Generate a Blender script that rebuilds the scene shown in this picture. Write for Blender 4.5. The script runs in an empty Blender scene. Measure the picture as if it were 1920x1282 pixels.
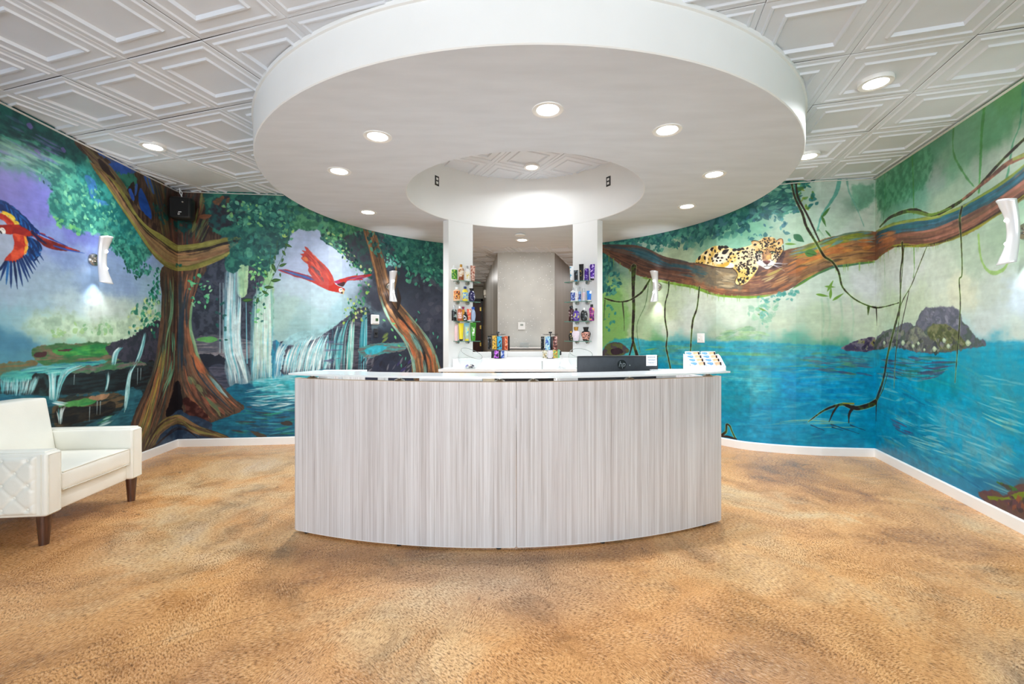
import bpy, bmesh, math, random
import numpy as np
from mathutils import Vector, Matrix
from mathutils.geometry import tessellate_polygon
random.seed(7); np.random.seed(7)
S = bpy.context.scene; COL = S.collection
R = math.radians

# ------------------------------------------------------------------ camera, world, light, exposure
cd = bpy.data.cameras.new('camera'); cam = bpy.data.objects.new('camera', cd); COL.objects.link(cam); S.camera = cam
cam.location = (0, 0, 1.318); cam.rotation_euler = (R(90), 0, 0)
cd.sensor_width = 36; cd.lens = 815*36/1920; cd.shift_y = -13/1920; cd.clip_start = .05
S.view_settings.view_transform = 'Standard'; S.view_settings.look = 'None'; S.view_settings.gamma = 1; S.view_settings.use_curve_mapping = False
S.view_settings.exposure = 0.18
W = bpy.data.worlds.new('daylight'); S.world = W; W.use_nodes = True
W.node_tree.nodes['Background'].inputs[0].default_value = (.86, .93, 1, 1); W.node_tree.nodes['Background'].inputs[1].default_value = 2.2
try:
    S.cycles.max_bounces = 10; S.cycles.diffuse_bounces = 6; S.cycles.glossy_bounces = 4; S.cycles.transmission_bounces = 8; S.cycles.caustics_reflective = False; S.cycles.caustics_refractive = False
    S.cycles.sample_clamp_indirect = 6
except Exception: pass
def area(name, loc, rot, size, power, color=(1, 1, 1), shape='RECTANGLE', parent=None, spread=180):
    l = bpy.data.lights.new(name, 'AREA'); l.energy = power; l.color = color; l.shape = shape; l.size = size[0]; l.spread = R(spread)
    if shape in ('RECTANGLE', 'ELLIPSE'): l.size_y = size[1]
    o = bpy.data.objects.new(name, l); o.location = loc; o.rotation_euler = rot; COL.objects.link(o); o.parent = parent; return o
# daylight entering through the glazed shop front behind the camera
area('storefront_daylight', (0, -3.05, 1.5), (R(90), 0, 0), (6.4, 2.7), 235, (.88, .94, 1))
DOWN_W = 13.5       # watts of one recessed downlight
# unseen fill lights added to brighten the hall behind the reception
area('hall_fill', (.3, 7.6, 2.98), (0, 0, 0), (1.2, .5), 19); area('hall_fill', (-1.5, 11.5, 2.98), (0, 0, 0), (.5, 3), 30); area('hall_fill', (2.2, 9.0, 2.98), (0, 0, 0), (.5, 2), 34); area('hall_fill', (2.8, 12.5, 2.98), (0, 0, 0), (.4, 2), 24)
# ------------------------------------------------------------------ wall plan
CX, CY = .13, 4.55                       # centre of the round soffit
H_CEIL = 3.02
def arc(a0, a1, r=2.45, n=12):
    return [(CX + r*math.cos(math.radians(a0+(a1-a0)*i/n)), CY + r*math.sin(math.radians(a0+(a1-a0)*i/n))) for i in range(n+1)]
PLAN_L = [(-3.363-.113*.3, .3), (-3.942, 5.125), (-2.75, 5.25), (-2.45, 5.295), (-2.26, 5.36), (-2.14, 5.47)] + arc(153, 118.3)
PLAN_R = arc(60.2, 17) + [(2.53, 5.19), (2.61, 5.09), (2.73, 4.99), (2.92, 4.90), (3.15, 4.82), (3.39, 4.765), (3.934, 4.708), (3.934-.296*4.2, .508)]
FPX, PX0, PY0, HCAM = 815., 960., 628., 1.318

# ------------------------------------------------------------------ mural painter (numpy brush engine, wall space)
def vnoise(h, w, sy, sx, rs, octv=3):
    out = np.zeros((h, w), np.float32); amp = 1.; tot = 0.
    for o in range(octv):
        gh, gw = int(h/sy)+3, int(w/sx)+3
        g = rs.rand(gh, gw).astype(np.float32)*2-1
        y = np.arange(h)/sy; x = np.arange(w)/sx
        yi = y.astype(int); xi = x.astype(int); fy = y-yi; fx = x-xi
        fy = (fy*fy*(3-2*fy))[:, None].astype(np.float32); fx = (fx*fx*(3-2*fx))[None, :].astype(np.float32)
        a = g[yi][:, xi]; b = g[yi][:, xi+1]; c = g[yi+1][:, xi]; d = g[yi+1][:, xi+1]
        out += amp*((a*(1-fx)+b*fx)*(1-fy)+(c*(1-fx)+d*fx)*fy); tot += amp
        amp *= .55; sy = max(1.5, sy/2.1); sx = max(1.5, sx/2.1)
    return out/tot*1.6

def cr(pts, n=6, closed=False):
    P = np.array(pts, float); N = len(P)
    if N < 3 or n < 2: return P
    out = []
    rng = range(N) if closed else range(N-1)
    for i in rng:
        p1 = P[i]; p2 = P[(i+1) % N]
        p0 = P[(i-1) % N] if (closed or i > 0) else p1
        p3 = P[(i+2) % N] if (closed or i+2 < N) else p2
        for k in range(n):
            t = k/n
            out.append(.5*((2*p1)+(-p0+p2)*t+(2*p0-5*p1+4*p2-p3)*t*t+(-p0+3*p1-3*p2+p3)*t**3))
    if not closed: out.append(P[-1])
    return np.array(out)

def col(c):
    r, g, b = c
    if 60 < r <= 212 and .5 < g/r < .82 and b/r < .6 and b <= g: b += .2*(r-b); g += .08*(r-g); r *= .97       # earth browns stay muted
    return np.array((r, g, b), np.float32)/255.

class Mural:
    def __init__(s, plan, ppm, seed):
        s.plan = np.array(plan); s.ppm = ppm; s.rs = np.random.RandomState(seed)
        seg = np.diff(s.plan, axis=0); s.seg = seg; s.len = np.hypot(seg[:, 0], seg[:, 1]); s.cum = np.concatenate([[0], np.cumsum(s.len)])
        s.W = int(s.cum[-1]*ppm); s.H = int(H_CEIL*ppm)
        s.img = np.zeros((s.H, s.W, 3), np.float32)
        s.n1 = vnoise(s.H, s.W, 14, 14, s.rs); s.n2 = vnoise(s.H, s.W, 60, 60, s.rs)
        s.n3 = vnoise(s.H, s.W, 5, 40, s.rs); s.n4 = vnoise(s.H, s.W, 40, 5, s.rs)
    def at(s, px, py):                    # photograph pixel -> point on the wall (u right, v down, both in texels), and texels per photo pixel
        d = (px-PX0)/FPX; best = None
        for i in range(len(s.seg)):
            (x0, y0), (ex, ey) = s.plan[i], s.seg[i]
            den = ex-d*ey
            if abs(den) < 1e-9: continue
            t = (d*y0-x0)/den
            lo = -1e9 if i == 0 else 0; hi = 1e9 if i == len(s.seg)-1 else 1
            if lo <= t <= hi:
                y = y0+t*ey
                if y > .3 and (best is None or y < best[0]): best = (y, s.cum[i]+t*s.len[i])
        if best is None: best = (5., 0)
        y, u = best
        return u*s.ppm, (H_CEIL-(HCAM+(PY0-py)*y/FPX))*s.ppm, s.ppm*y/FPX
    def conv(s, pts): return np.array([s.at(p[0], p[1])[:2] for p in pts])
    def box(s, P, m):
        x0 = max(0, int(P[:, 0].min()-m)); x1 = min(s.W, int(P[:, 0].max()+m)+2); y0 = max(0, int(P[:, 1].min()-m)); y1 = min(s.H, int(P[:, 1].max()+m)+2)
        return x0, x1, y0, y1
    def bg(s, samples, sig=26, pw=2.2, mute=0.):
        samples = [(a[0], a[1], tuple(v+(sum(a[2])/3*1.0-v)*mute for v in a[2]) if min(a[2]) > 135 and a[2][1] >= max(a[2])-2 else a[2]) for a in samples]
        q = 10; h, w = s.H//q+2, s.W//q+2
        Y, X = np.mgrid[0:h, 0:w].astype(np.float32)*q
        P = s.conv([(a[0], a[1]) for a in samples]); acc = np.zeros((h, w, 3), np.float32); wt = np.zeros((h, w), np.float32)
        for (u, v), a in zip(P, samples):
            d2 = (X-u)**2+(Y-v)**2*1.6
            k = 1/(d2+sig*sig)**pw; acc += k[..., None]*col(a[2]); wt += k
        acc /= wt[..., None]
        yy = np.arange(s.H)[:, None]+s.n2*16+s.n1*7; xx = np.arange(s.W)[None, :]+np.roll(s.n2, 77, 1)*22+np.roll(s.n1, 31, 0)*9
        yy = np.clip(yy/q, 0, h-1.01); xx = np.clip(xx/q, 0, w-1.01); yi = yy.astype(int); xi = xx.astype(int); fy = (yy-yi)[..., None]; fx = (xx-xi)[..., None]
        s.img[:] = (acc[yi, xi]*(1-fx)+acc[yi, xi+1]*fx)*(1-fy)+(acc[yi+1, xi]*(1-fx)+acc[yi+1, xi+1]*fx)*fy
        s.img *= (1+.010*s.n3+.02*s.n1)[..., None]
    def blend(s, b, a, c, c2=None, tex=.06, grain=None, gs=1.6):
        x0, x1, y0, y1 = b
        cc = col(c)[None, None, :]
        g = {None: s.n1, 'h': s.n3, 'v': s.n4, 'big': s.n2}[grain][y0:y1, x0:x1]
        if c2 is not None:
            m = np.clip(.5+g*gs, 0, 1)[..., None]; cc = cc*(1-m)+col(c2)*m
        cc = cc*(1+tex*s.n1[y0:y1, x0:x1]*1.5)[..., None]
        a = a[..., None]; s.img[y0:y1, x0:x1] = s.img[y0:y1, x0:x1]*(1-a)+cc*a
    def poly(s, pts, c, c2=None, rough=3., soft=1.2, alpha=1., grain=None, tex=.06, gs=1.6, sm=4, seed=0):
        P = s.conv(pts)
        if sm > 1: P = cr(P, sm, True)
        m = abs(rough)*1.6+soft+3; x0, x1, y0, y1 = b = s.box(P, m)
        if x1 <= x0 or y1 <= y0: return
        X = np.arange(x0, x1, dtype=np.float32)[None, :]; Y = np.arange(y0, y1, dtype=np.float32)[:, None]
        D = np.full((y1-y0, x1-x0), 1e9, np.float32); ins = np.zeros((y1-y0, x1-x0), bool)
        for i in range(len(P)):
            ax, ay = P[i]; bx, by = P[(i+1) % len(P)]; ex, ey = bx-ax, by-ay; L = ex*ex+ey*ey+1e-9
            t = np.clip(((X-ax)*ex+(Y-ay)*ey)/L, 0, 1)
            np.minimum(D, (X-ax-t*ex)**2+(Y-ay-t*ey)**2, out=D)
            if ay != by:
                ins ^= ((ay > Y) != (by > Y)) & (X < (bx-ax)*(Y-ay)/(by-ay)+ax)
        D = np.sqrt(D); D[ins] *= -1
        nz = np.roll(s.n1, seed*13, 1)[y0:y1, x0:x1]*.7+s.n2[y0:y1, x0:x1]*.5
        a = np.clip(.5-(D+rough*nz*1.5)/soft, 0, 1)*alpha
        s.blend(b, a, c, c2, tex, grain, gs)
    def raw_line(s, P, w, c, alpha=1., rough=.4, soft=1.1, c2=None, grain=None):
        m = max(w)+rough*2+soft+1; x0, x1, y0, y1 = b = s.box(P, m)
        if x1 <= x0 or y1 <= y0: return
        X = np.arange(x0, x1, dtype=np.float32)[None, :]; Y = np.arange(y0, y1, dtype=np.float32)[:, None]
        D = np.full((y1-y0, x1-x0), 1e9, np.float32)
        for i in range(len(P)-1):
            ax, ay = P[i]; ex, ey = P[i+1]-P[i]; L = ex*ex+ey*ey+1e-9
            t = np.clip(((X-ax)*ex+(Y-ay)*ey)/L, 0, 1)
            np.minimum(D, np.sqrt((X-ax-t*ex)**2+(Y-ay-t*ey)**2)-(w[i]+(w[i+1]-w[i])*t), out=D)
        a = np.clip(.5-(D+rough*s.n1[y0:y1, x0:x1])/soft, 0, 1)*alpha
        s.blend(b, a, c, c2, .05, grain)
    def line(s, pts, w, c, alpha=1., rough=.4, soft=1.1, c2=None, grain=None, sm=5):
        """pts photo pixels; w one width or a list of widths, in photo pixels"""
        if not hasattr(w, '__len__'): w = [w]*len(pts)
        A = [s.at(p[0], p[1]) for p in pts]
        Q = np.array([(a[0], a[1], a[2]*ww/2) for a, ww in zip(A, w)])
        if sm > 1 and len(Q) > 2: Q = cr(Q, sm)
        s.raw_line(Q[:, :2], np.maximum(Q[:, 2], .15), c, alpha, rough, soft, c2, grain)
    def dabs(s, pts, n, size, cols, asp=(.35, .75), ang=None, jit=3.2, alpha=(.7, 1.), edge=False, tri=.0):
        P = s.conv(pts); k = s.at(pts[0][0], pts[0][1])[2]; rs = s.rs
        x0, y0 = P.min(0); x1, y1 = P.max(0); done = 0
        for _ in range(n*12):
            if done >= n: break
            x = rs.uniform(x0, x1); y = rs.uniform(y0, y1); ins = False
            for i in range(len(P)):
                (ax, ay), (bx, by) = P[i], P[(i+1) % len(P)]
                if (ay > y) != (by > y) and x < (bx-ax)*(y-ay)/(by-ay)+ax: ins = not ins
            if not ins: continue
            done += 1
            L = rs.uniform(*size)*k/2; Wd = L*rs.uniform(*asp); th = (ang if ang is not None else 0)+rs.uniform(-1, 1)*jit/2
            s.leaf(x, y, L, Wd, th, cols[rs.randint(len(cols))], rs.uniform(*alpha))
    def leaf(s, x, y, L, Wd, th, c, alpha=1.):
        R = L+2; x0 = max(0, int(x-R)); x1 = min(s.W, int(x+R)+1); y0 = max(0, int(y-R)); y1 = min(s.H, int(y+R)+1)
        if x1 <= x0 or y1 <= y0: return
        X = np.arange(x0, x1)[None, :]-x; Y = np.arange(y0, y1)[:, None]-y; ct, st = math.cos(th), math.sin(th)
        A = (X*ct+Y*st)/L; B = (-X*st+Y*ct)
        e = Wd*(1-A*A)*(1-.35*A)-np.abs(B)+.6*s.n1[y0:y1, x0:x1]
        a = (np.clip(e+.5, 0, 1)*(np.abs(A) < 1)*alpha)[..., None]
        s.img[y0:y1, x0:x1] = s.img[y0:y1, x0:x1]*(1-a)+col(c)*a
    def flow(s, ga, gb, n, cols, w=(1, 3), ln=(.2, .6), alpha=(.4, .9), q=(0, 1), rough=.5, taper=True, rng=(0, 1)):
        """strokes that run along, and are spread between, two guide curves given in photo pixels"""
        m = 14
        def rsm(g):
            Q = cr([s.at(*p) for p in g], 6) if len(g) > 2 else np.array([s.at(*p) for p in g])
            L = np.concatenate([[0], np.cumsum(np.hypot(*np.diff(Q[:, :2], axis=0).T))]); t = np.linspace(0, L[-1], m)
            return np.stack([np.interp(t, L, Q[:, j]) for j in range(3)], 1)
        A, B = rsm(ga), rsm(gb); rs = s.rs
        for _ in range(n):
            u = rs.uniform(*q); l = rs.uniform(*ln)*(rng[1]-rng[0]); t0 = rs.uniform(rng[0]-.0*l, max(rng[0], rng[1]-l*.9)); t1 = min(rng[1], t0+l)
            tt = np.linspace(t0, t1, 6)*(m-1); u2 = np.clip(u+rs.uniform(-.08, .08)*np.linspace(0, 1, 6), 0, 1)
            C = A*1.; P = []
            for a, b in zip(tt, u2):
                i = min(m-2, int(a)); f = a-i
                pa = A[i]*(1-f)+A[i+1]*f; pb = B[i]*(1-f)+B[i+1]*f; P.append(pa*(1-b)+pb*b)
            P = np.array(P); ww = rs.uniform(*w)*P[:, 2]/2
            if taper: ww = ww*np.sin(np.linspace(.25, math.pi-.12, 6))
            s.raw_line(P[:, :2], np.maximum(ww, .2), cols[rs.randint(len(cols))], rs.uniform(*alpha), rough, 1.2)
    def canvas_finish(s):
        s.img *= (1+.022*s.n1+.008*s.n3)[..., None]
        np.clip(s.img, .01, .97, out=s.img)

def paint_left():
    M = Mural(PLAN_L, 290, 11)
    M.bg([(-40,200,(30,80,82)),(0,230,(36,88,90)),(60,240,(34,84,86)),(120,280,(30,82,86)),(20,300,(92,150,142)),(60,310,(70,130,125)),(100,330,(60,130,122)),
      (-60,320,(120,120,180)),(10,350,(132,126,198)),(50,345,(126,118,196)),(90,380,(118,118,196)),(60,400,(124,124,200)),(120,410,(118,124,198)),(140,440,(112,118,190)),(80,440,(130,150,205)),
      (20,450,(170,184,208)),(130,480,(126,150,196)),(160,520,(140,168,205)),(90,520,(158,184,206)),(30,540,(158,184,208)),(230,440,(128,150,205)),(230,520,(140,166,206)),(250,480,(136,160,210)),(280,540,(150,180,205)),
      (-40,560,(150,180,205)),(60,570,(160,190,208)),(120,560,(180,205,214)),(180,580,(206,224,216)),(230,590,(186,208,200)),(60,600,(158,198,204)),(20,600,(140,188,204)),(0,630,(70,130,160)),(40,640,(72,130,160)),(90,620,(150,200,190)),
      (130,620,(172,206,186)),(200,625,(178,212,182)),(250,600,(182,212,190)),(280,640,(120,160,140)),(20,680,(80,140,160)),(120,650,(130,190,170)),(0,740,(30,85,100)),(120,760,(30,80,90)),(200,780,(45,95,105)),(240,790,(52,110,118)),(100,830,(30,70,80)),
      (300,400,(40,60,80)),(360,380,(50,60,80)),(440,370,(36,78,80)),(520,380,(34,90,86)),(600,400,(44,104,86)),(480,440,(36,86,86)),
      (400,560,(42,50,64)),(440,540,(40,50,66)),(400,620,(60,66,80)),(440,640,(70,74,88)),(420,690,(62,66,80)),
      (545,440,(176,188,216)),(570,450,(170,184,214)),(600,440,(172,186,216)),(560,500,(178,190,218)),(620,490,(182,196,220)),(640,470,(184,198,222)),(660,520,(176,198,220)),(560,540,(186,206,218)),(610,560,(184,208,216)),
      (540,580,(168,204,196)),(580,590,(160,200,202)),(640,580,(160,196,206)),(560,610,(140,186,186)),(610,620,(150,190,196)),(520,600,(160,200,190)),(680,590,(120,150,160)),
      (700,480,(58,62,78)),(690,420,(44,90,80)),(760,420,(30,82,80)),(820,460,(26,72,76)),(740,520,(52,58,72)),(800,520,(46,50,64)),(800,600,(62,64,80)),(820,680,(44,48,62)),(700,560,(62,66,80)),(720,640,(44,50,66)),(700,690,(50,56,78)),(640,680,(54,66,86)),
      (460,720,(30,100,118)),(520,740,(28,120,140)),(560,730,(60,160,175)),(480,760,(30,112,130)),(540,780,(34,106,130)),(440,800,(24,74,96)),(500,810,(28,92,112)),(560,812,(34,96,122)),(400,810,(40,66,86)),(340,830,(36,60,84))], mute=.2)
    GR = [(66,140,126),(96,170,140),(44,112,104),(34,92,92),(120,192,150),(54,126,118)]
    DK = [(24,72,74),(30,84,84),(20,60,64),(38,96,92)]
    # ---- far shore greens, left
    M.poly([(60,590),(110,585),(160,600),(210,598),(250,585),(290,560),(300,620),(220,640),(120,636),(60,620)], (178,210,176), (196,220,190), rough=10, soft=26, alpha=.7)
    M.dabs([(95,615),(120,612),(125,630),(100,632)], 18, (6,12), [(150,196,140),(168,206,150)], jit=2)
    M.dabs([(140,600),(165,612),(200,600),(215,625),(140,625)], 22, (6,14), [(140,188,140),(128,178,130),(160,200,140)])
    M.dabs([(240,590),(262,565),(300,545),(300,625),(270,632),(238,628)], 90, (6,13), [(120,178,130),(80,150,120),(34,110,90),(190,214,150),(60,140,110),(210,220,150)])
    # ---- canopy of the left wall
    M.poly([(-60,150),(0,175),(150,262),(215,300),(260,420),(285,470),(250,505),(215,470),(190,445),(150,437),(105,415),(92,395),(88,370),(96,350),(78,330),(60,318),(20,300),(-60,310)], (44,112,106), (70,146,128), rough=7, soft=7, gs=2)
    M.poly([(-60,140),(0,170),(150,255),(165,300),(130,300),(100,280),(60,262),(20,255),(-60,240)], (28,78,80), (34,92,88), rough=8, soft=10)
    M.poly([(150,300),(200,330),(240,400),(265,450),(250,470),(225,440),(180,400),(150,350)], (28,104,104), (48,134,128), rough=6, soft=10, alpha=.85)
    M.poly([(160,330),(176,338),(182,360),(172,372),(165,352)], (66,120,190), rough=3, soft=3, alpha=.8)
    M.poly([(176,372),(196,376),(204,384),(184,384)], (70,126,190), rough=2, soft=2, alpha=.8)
    M.flow([(-20,235),(60,280),(130,310)], [(-20,300),(40,315),(90,345)], 60, [(120,176,150),(92,150,140),(54,110,104),(140,190,160),(120,130,190)], w=(3,8), ln=(.15,.35), alpha=(.3,.7))
    M.flow([(-20,200),(60,240),(130,275)], [(-20,240),(50,270),(110,300)], 40, [(28,72,76),(44,100,94),(110,110,170),(22,62,66)], w=(3,8), ln=(.15,.35), alpha=(.3,.6))
    for p in [(55,236,14,7),(70,284,12,4),(118,280,10,4)]: M.poly([(p[0]-p[2]/2,p[1]-3),(p[0],p[1]-p[3]),(p[0]+p[2]/2,p[1]+2),(p[0]+2,p[1]+p[3])], (118,104,176), rough=2, soft=2, alpha=.85)
    M.dabs([(100,330),(150,320),(210,370),(245,430),(262,470),(225,470),(190,440),(130,435),(96,395)], 190, (5,15), GR, alpha=(.25,.7))
    M.dabs([(120,350),(190,350),(225,420),(190,430),(120,420)], 46, (6,12), [(128,200,160),(140,206,150),(110,188,160)], alpha=(.6,.9))
    M.dabs([(110,330),(150,325),(230,400),(262,468),(225,465),(190,435),(130,430),(100,400)], 70, (9,20), [(40,112,104),(78,158,136),(30,92,90),(104,180,146)], asp=(.5,.9), alpha=(.2,.5)); M.dabs([(60,315),(100,330),(105,360),(80,345)], 14, (5,9), DK+GR)
    M.dabs([(95,400),(150,425),(150,440),(110,425)], 26, (6,12), [(120,190,120),(80,160,120),(100,176,110)])
    M.dabs([(188,440),(225,440),(262,470),(290,510),(262,520),(225,490)], 150, (5,13), [(40,120,110),(34,100,92),(60,150,130),(24,80,76),(80,166,146)])
    M.dabs([(216,470),(240,490),(275,520),(262,528),(230,505)], 24, (5,10), [(20,78,66),(40,120,96)])
    # ---- big corner tree
    M.poly([(140,250),(180,262),(400,330),(470,345),(470,395),(420,430),(400,480),(345,505),(290,480),(262,432),(240,395),(215,362),(190,330),(165,297),(140,268)], (86,62,44), (58,44,38), rough=3, soft=2, grain='v')
    M.poly([(180,262),(245,300),(262,318),(228,330),(214,322),(205,300),(186,290)], (52,92,170), (70,84,120), rough=3, soft=2)
    M.poly([(205,306),(236,306),(244,326),(226,330),(206,318)], (46,88,176), rough=2, soft=2)
    M.poly([(268,322),(280,330),(290,360),(285,362),(272,340)], (52,92,170), rough=2, soft=2)
    M.poly([(213,325),(252,328),(258,345),(250,358),(226,362),(212,345)], (34,98,86), (48,118,102), rough=5, soft=3)
    M.flow([(140,262),(190,320),(230,380),(262,430),(300,475),(333,480)], [(146,262),(200,305),(236,350),(275,410),(305,450),(333,478)], 150, [(132,106,62),(104,80,52),(74,54,42),(150,120,70),(96,96,60),(112,84,70)], w=(2,6), ln=(.1,.35))
    M.poly([(183,300),(190,300),(205,318),(216,335),(212,336),(196,322)], (50,34,34), rough=2)
    M.poly([(245,342),(252,342),(252,372),(246,366),(238,356)], (46,34,34), rough=2); M.poly([(252,350),(262,345),(258,380),(252,385)], (52,40,36), rough=2)
    M.poly([(240,355),(246,353),(252,372),(248,374)], (48,86,178), rough=1.5); M.poly([(253,346),(258,345),(256,362),(252,366)], (60,96,170), rough=1)
    M.poly([(262,352),(267,356),(274,372),(282,392),(284,408),(279,413),(270,402),(262,388),(259,370)], (34,76,160), rough=1.5)
    M.poly([(235,366),(255,385),(300,430),(312,462),(300,455),(262,420),(240,385)], (52,38,36), (92,66,44), rough=3, soft=2, grain='v')
    M.flow([(300,335),(300,400),(312,470)], [(400,335),(385,400),(370,470)], 120, [(104,58,36),(60,38,34),(44,36,40),(120,72,44),(30,66,66),(80,52,44)], w=(3,8), ln=(.2,.6))
    M.flow([(268,312),(285,370),(305,450)], [(300,325),(312,390),(320,460)], 50, [(96,84,54),(60,60,52),(46,58,72),(80,56,40),(110,100,60)], w=(2,5), ln=(.2,.5))
    M.dabs([(285,380),(310,385),(308,420),(290,410)], 30, (5,10), DK)
    M.flow([(372,360),(368,400),(352,440)], [(420,370),(395,420),(375,460)], 60, [(128,136,84),(70,56,46),(44,40,46),(150,90,50),(90,104,70)], w=(2,6), ln=(.2,.5))
    M.dabs([(300,395),(335,405),(360,420),(350,440),(322,425)], 36, (6,14), [(20,72,70),(26,84,78)])
    # ---- rocks, falls and pool left of the tree
    M.poly([(-60,690),(40,690),(120,700),(190,668),(260,670),(310,655),(320,780),(250,830),(120,810),(-60,830)], (26,40,44), (34,70,80), rough=6, soft=4, grain='h')
    M.poly([(58,660),(70,648),(130,643),(200,642),(250,650),(262,668),(200,680),(120,690),(70,680)], (60,110,66), (120,106,84), rough=3, soft=3, grain='h')
    M.poly([(100,655),(150,648),(200,646),(210,660),(150,668),(110,664)], (36,124,66), (70,150,70), rough=3, soft=2, grain='h')
    M.poly([(-60,690),(20,678),(60,672),(70,682),(20,700),(-60,712)], (120,104,70), (86,112,90), rough=4, soft=3, grain='h')
    M.poly([(200,648),(250,630),(262,618),(300,600),(302,680),(260,684),(220,672)], (64,62,78), (40,42,54), rough=4, soft=2)
    M.poly([(64,662),(86,658),(84,668),(66,670)], (72,40,44), rough=2); M.poly([(108,656),(136,652),(128,658)], (80,44,50), rough=1.5)
    M.poly([(0,705),(40,692),(90,684),(150,678),(200,676),(160,692),(120,700),(80,712),(20,716)], (60,150,150), (80,170,160), rough=3, soft=4, grain='h')
    M.flow([(40,690),(110,680),(190,678)], [(40,706),(110,700),(160,694)], 40, [(90,190,190),(40,120,150),(150,214,210),(30,100,130)], w=(1,3), ln=(.15,.4))
    M.poly([(118,700),(190,694),(268,680),(288,676),(300,720),(250,732),(190,742),(118,740)], (22,24,28), (32,46,50), rough=3, soft=2, grain='h')
    M.poly([(60,702),(90,702),(92,745),(50,740)], (24,28,30), (34,60,62), rough=3, soft=2)
    M.poly([(130,690),(200,682),(262,676),(270,684),(200,694),(140,700)], (112,104,100), (64,120,80), rough=3, soft=2, grain='h')
    M.poly([(100,758),(120,742),(165,735),(215,732),(235,742),(225,765),(170,785),(118,800),(100,790)], (38,46,44), (90,76,56), rough=3, soft=2, grain='h')
    M.poly([(110,762),(125,752),(165,745),(185,746),(165,760),(130,764)], (52,132,72), (80,150,80), rough=2, soft=1.5, grain='h')
    M.poly([(165,745),(180,738),(205,736),(196,748),(180,750)], (168,124,80), rough=2)
    M.poly([(108,764),(180,760),(214,750),(212,772),(160,790),(112,795)], (22,24,26), (44,40,34), rough=2, soft=2, grain='h')
    M.poly([(-60,740),(60,738),(100,746),(100,760),(-60,760)], (30,90,112), (40,110,124), rough=3, soft=3, grain='h')
    M.poly([(110,742),(190,740),(240,728),(270,740),(256,800),(200,812),(130,810),(180,790),(225,770),(235,745),(200,733),(150,738)], (46,104,118), (34,84,100), rough=4, soft=4, grain='h')
    WF = [(110,196,200),(190,224,226),(70,160,168),(150,210,214),(226,240,240)]
    M.flow([(0,706),(2,740)], [(34,708),(30,740)], 50, WF, w=(1,3), ln=(.4,1), alpha=(.3,.8)); M.flow([(30,706),(28,742)], [(74,704),(60,738)], 60, WF, w=(1,3), ln=(.4,1), alpha=(.3,.7))
    M.flow([(88,694),(92,720),(92,748)], [(108,694),(104,715),(104,752)], 60, WF, w=(1,3), ln=(.4,1))
    M.flow([(160,686),(130,698),(116,720),(108,750)], [(150,682),(118,692),(108,715),(104,748)], 40, WF, w=(1,2.5), ln=(.4,1))
    M.flow([(96,750),(130,754)], [(96,758),(120,760)], 20, [(220,236,240),(140,200,205)], w=(1,3), ln=(.3,.8))
    M.flow([(104,766),(108,780),(110,794)], [(128,757),(118,772),(116,794)], 20, WF, w=(1,2), ln=(.5,1))
    M.flow([(222,650),(212,662),(208,684)], [(232,650),(222,660),(216,684)], 40, WF, w=(1,3), ln=(.5,1)); M.flow([(270,622),(262,655),(252,680)], [(275,622),(268,655),(260,678)], 34, WF, w=(1,3), ln=(.5,1))
    M.flow([(250,680),(240,700),(234,740),(232,775)], [(258,680),(246,700),(242,740),(238,760)], 36, WF, w=(1,3), ln=(.5,1)); M.flow([(196,694),(200,715),(194,734)], [(208,694),(204,715),(200,734)], 16, WF, w=(1,2), ln=(.5,1))
    for x, y0, y1 in [(139,702,720),(258,690,720),(264,690,712),(168,762,790),(182,752,776),(188,752,776)]: M.line([(x,y0),(x-1,y1)], [2,.8], (180,206,210), alpha=.75)
    M.flow([(178,790),(210,778)], [(186,800),(214,790)], 14, [(130,190,206),(60,130,90),(180,214,220)], w=(2,4), ln=(.4,.8))
    # ---- rocks and long falls, back wall
    M.poly([(385,480),(440,480),(500,500),(512,600),(500,640),(548,645),(560,720),(420,730),(370,660),(362,580)], (46,50,64), (62,66,80), rough=5, soft=3, gs=2.2)
    M.poly([(365,634),(410,628),(470,640),(478,662),(440,676),(372,668)], (128,122,128), (84,86,98), rough=4, soft=3, grain='h')
    M.poly([(366,636),(390,630),(408,636),(390,642)], (96,160,90), rough=2)
    M.poly([(372,664),(420,668),(420,690),(392,690)], (34,38,50), rough=4, soft=2); M.poly([(390,688),(420,684),(425,735),(408,715)], (84,84,100), (56,60,76), rough=3, soft=2, grain='h')
    M.dabs([(370,540),(430,520),(500,560),(500,630),(370,620)], 60, (8,22), [(58,62,76),(76,78,90),(38,42,54),(50,56,72)], asp=(.3,.6), alpha=(.4,.8))
    M.poly([(446,490),(465,485),(462,550),(445,550)], (176,206,160), (150,190,150), rough=2, soft=2, grain='v'); M.poly([(496,460),(510,450),(512,600),(500,640),(480,640),(484,560),(494,520)], (176,212,160), (150,196,140), rough=4, soft=6, alpha=.85)
    WH = [(222,234,232),(196,220,222),(140,196,204),(236,244,240),(170,210,214)]
    M.poly([(422,510),(446,500),(452,640),(468,700),(466,724),(430,724),(420,640)], (120,170,184), (170,200,206), rough=3, soft=6, grain='v', alpha=.6); M.poly([(474,560),(508,540),(513,640),(512,720),(472,718)], (150,206,206), (110,180,190), rough=3, soft=6, grain='v', alpha=.6)
    M.flow([(424,505),(424,600),(428,680),(430,724)], [(446,490),(440,600),(440,680),(446,724)], 60, WH, w=(1,3), ln=(.2,.6), alpha=(.3,.8))
    M.flow([(437,550),(436,640),(452,690),(462,720)], [(452,548),(450,640),(458,680),(466,724)], 90, WH, w=(1,3), ln=(.2,.6), alpha=(.4,.95))
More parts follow.
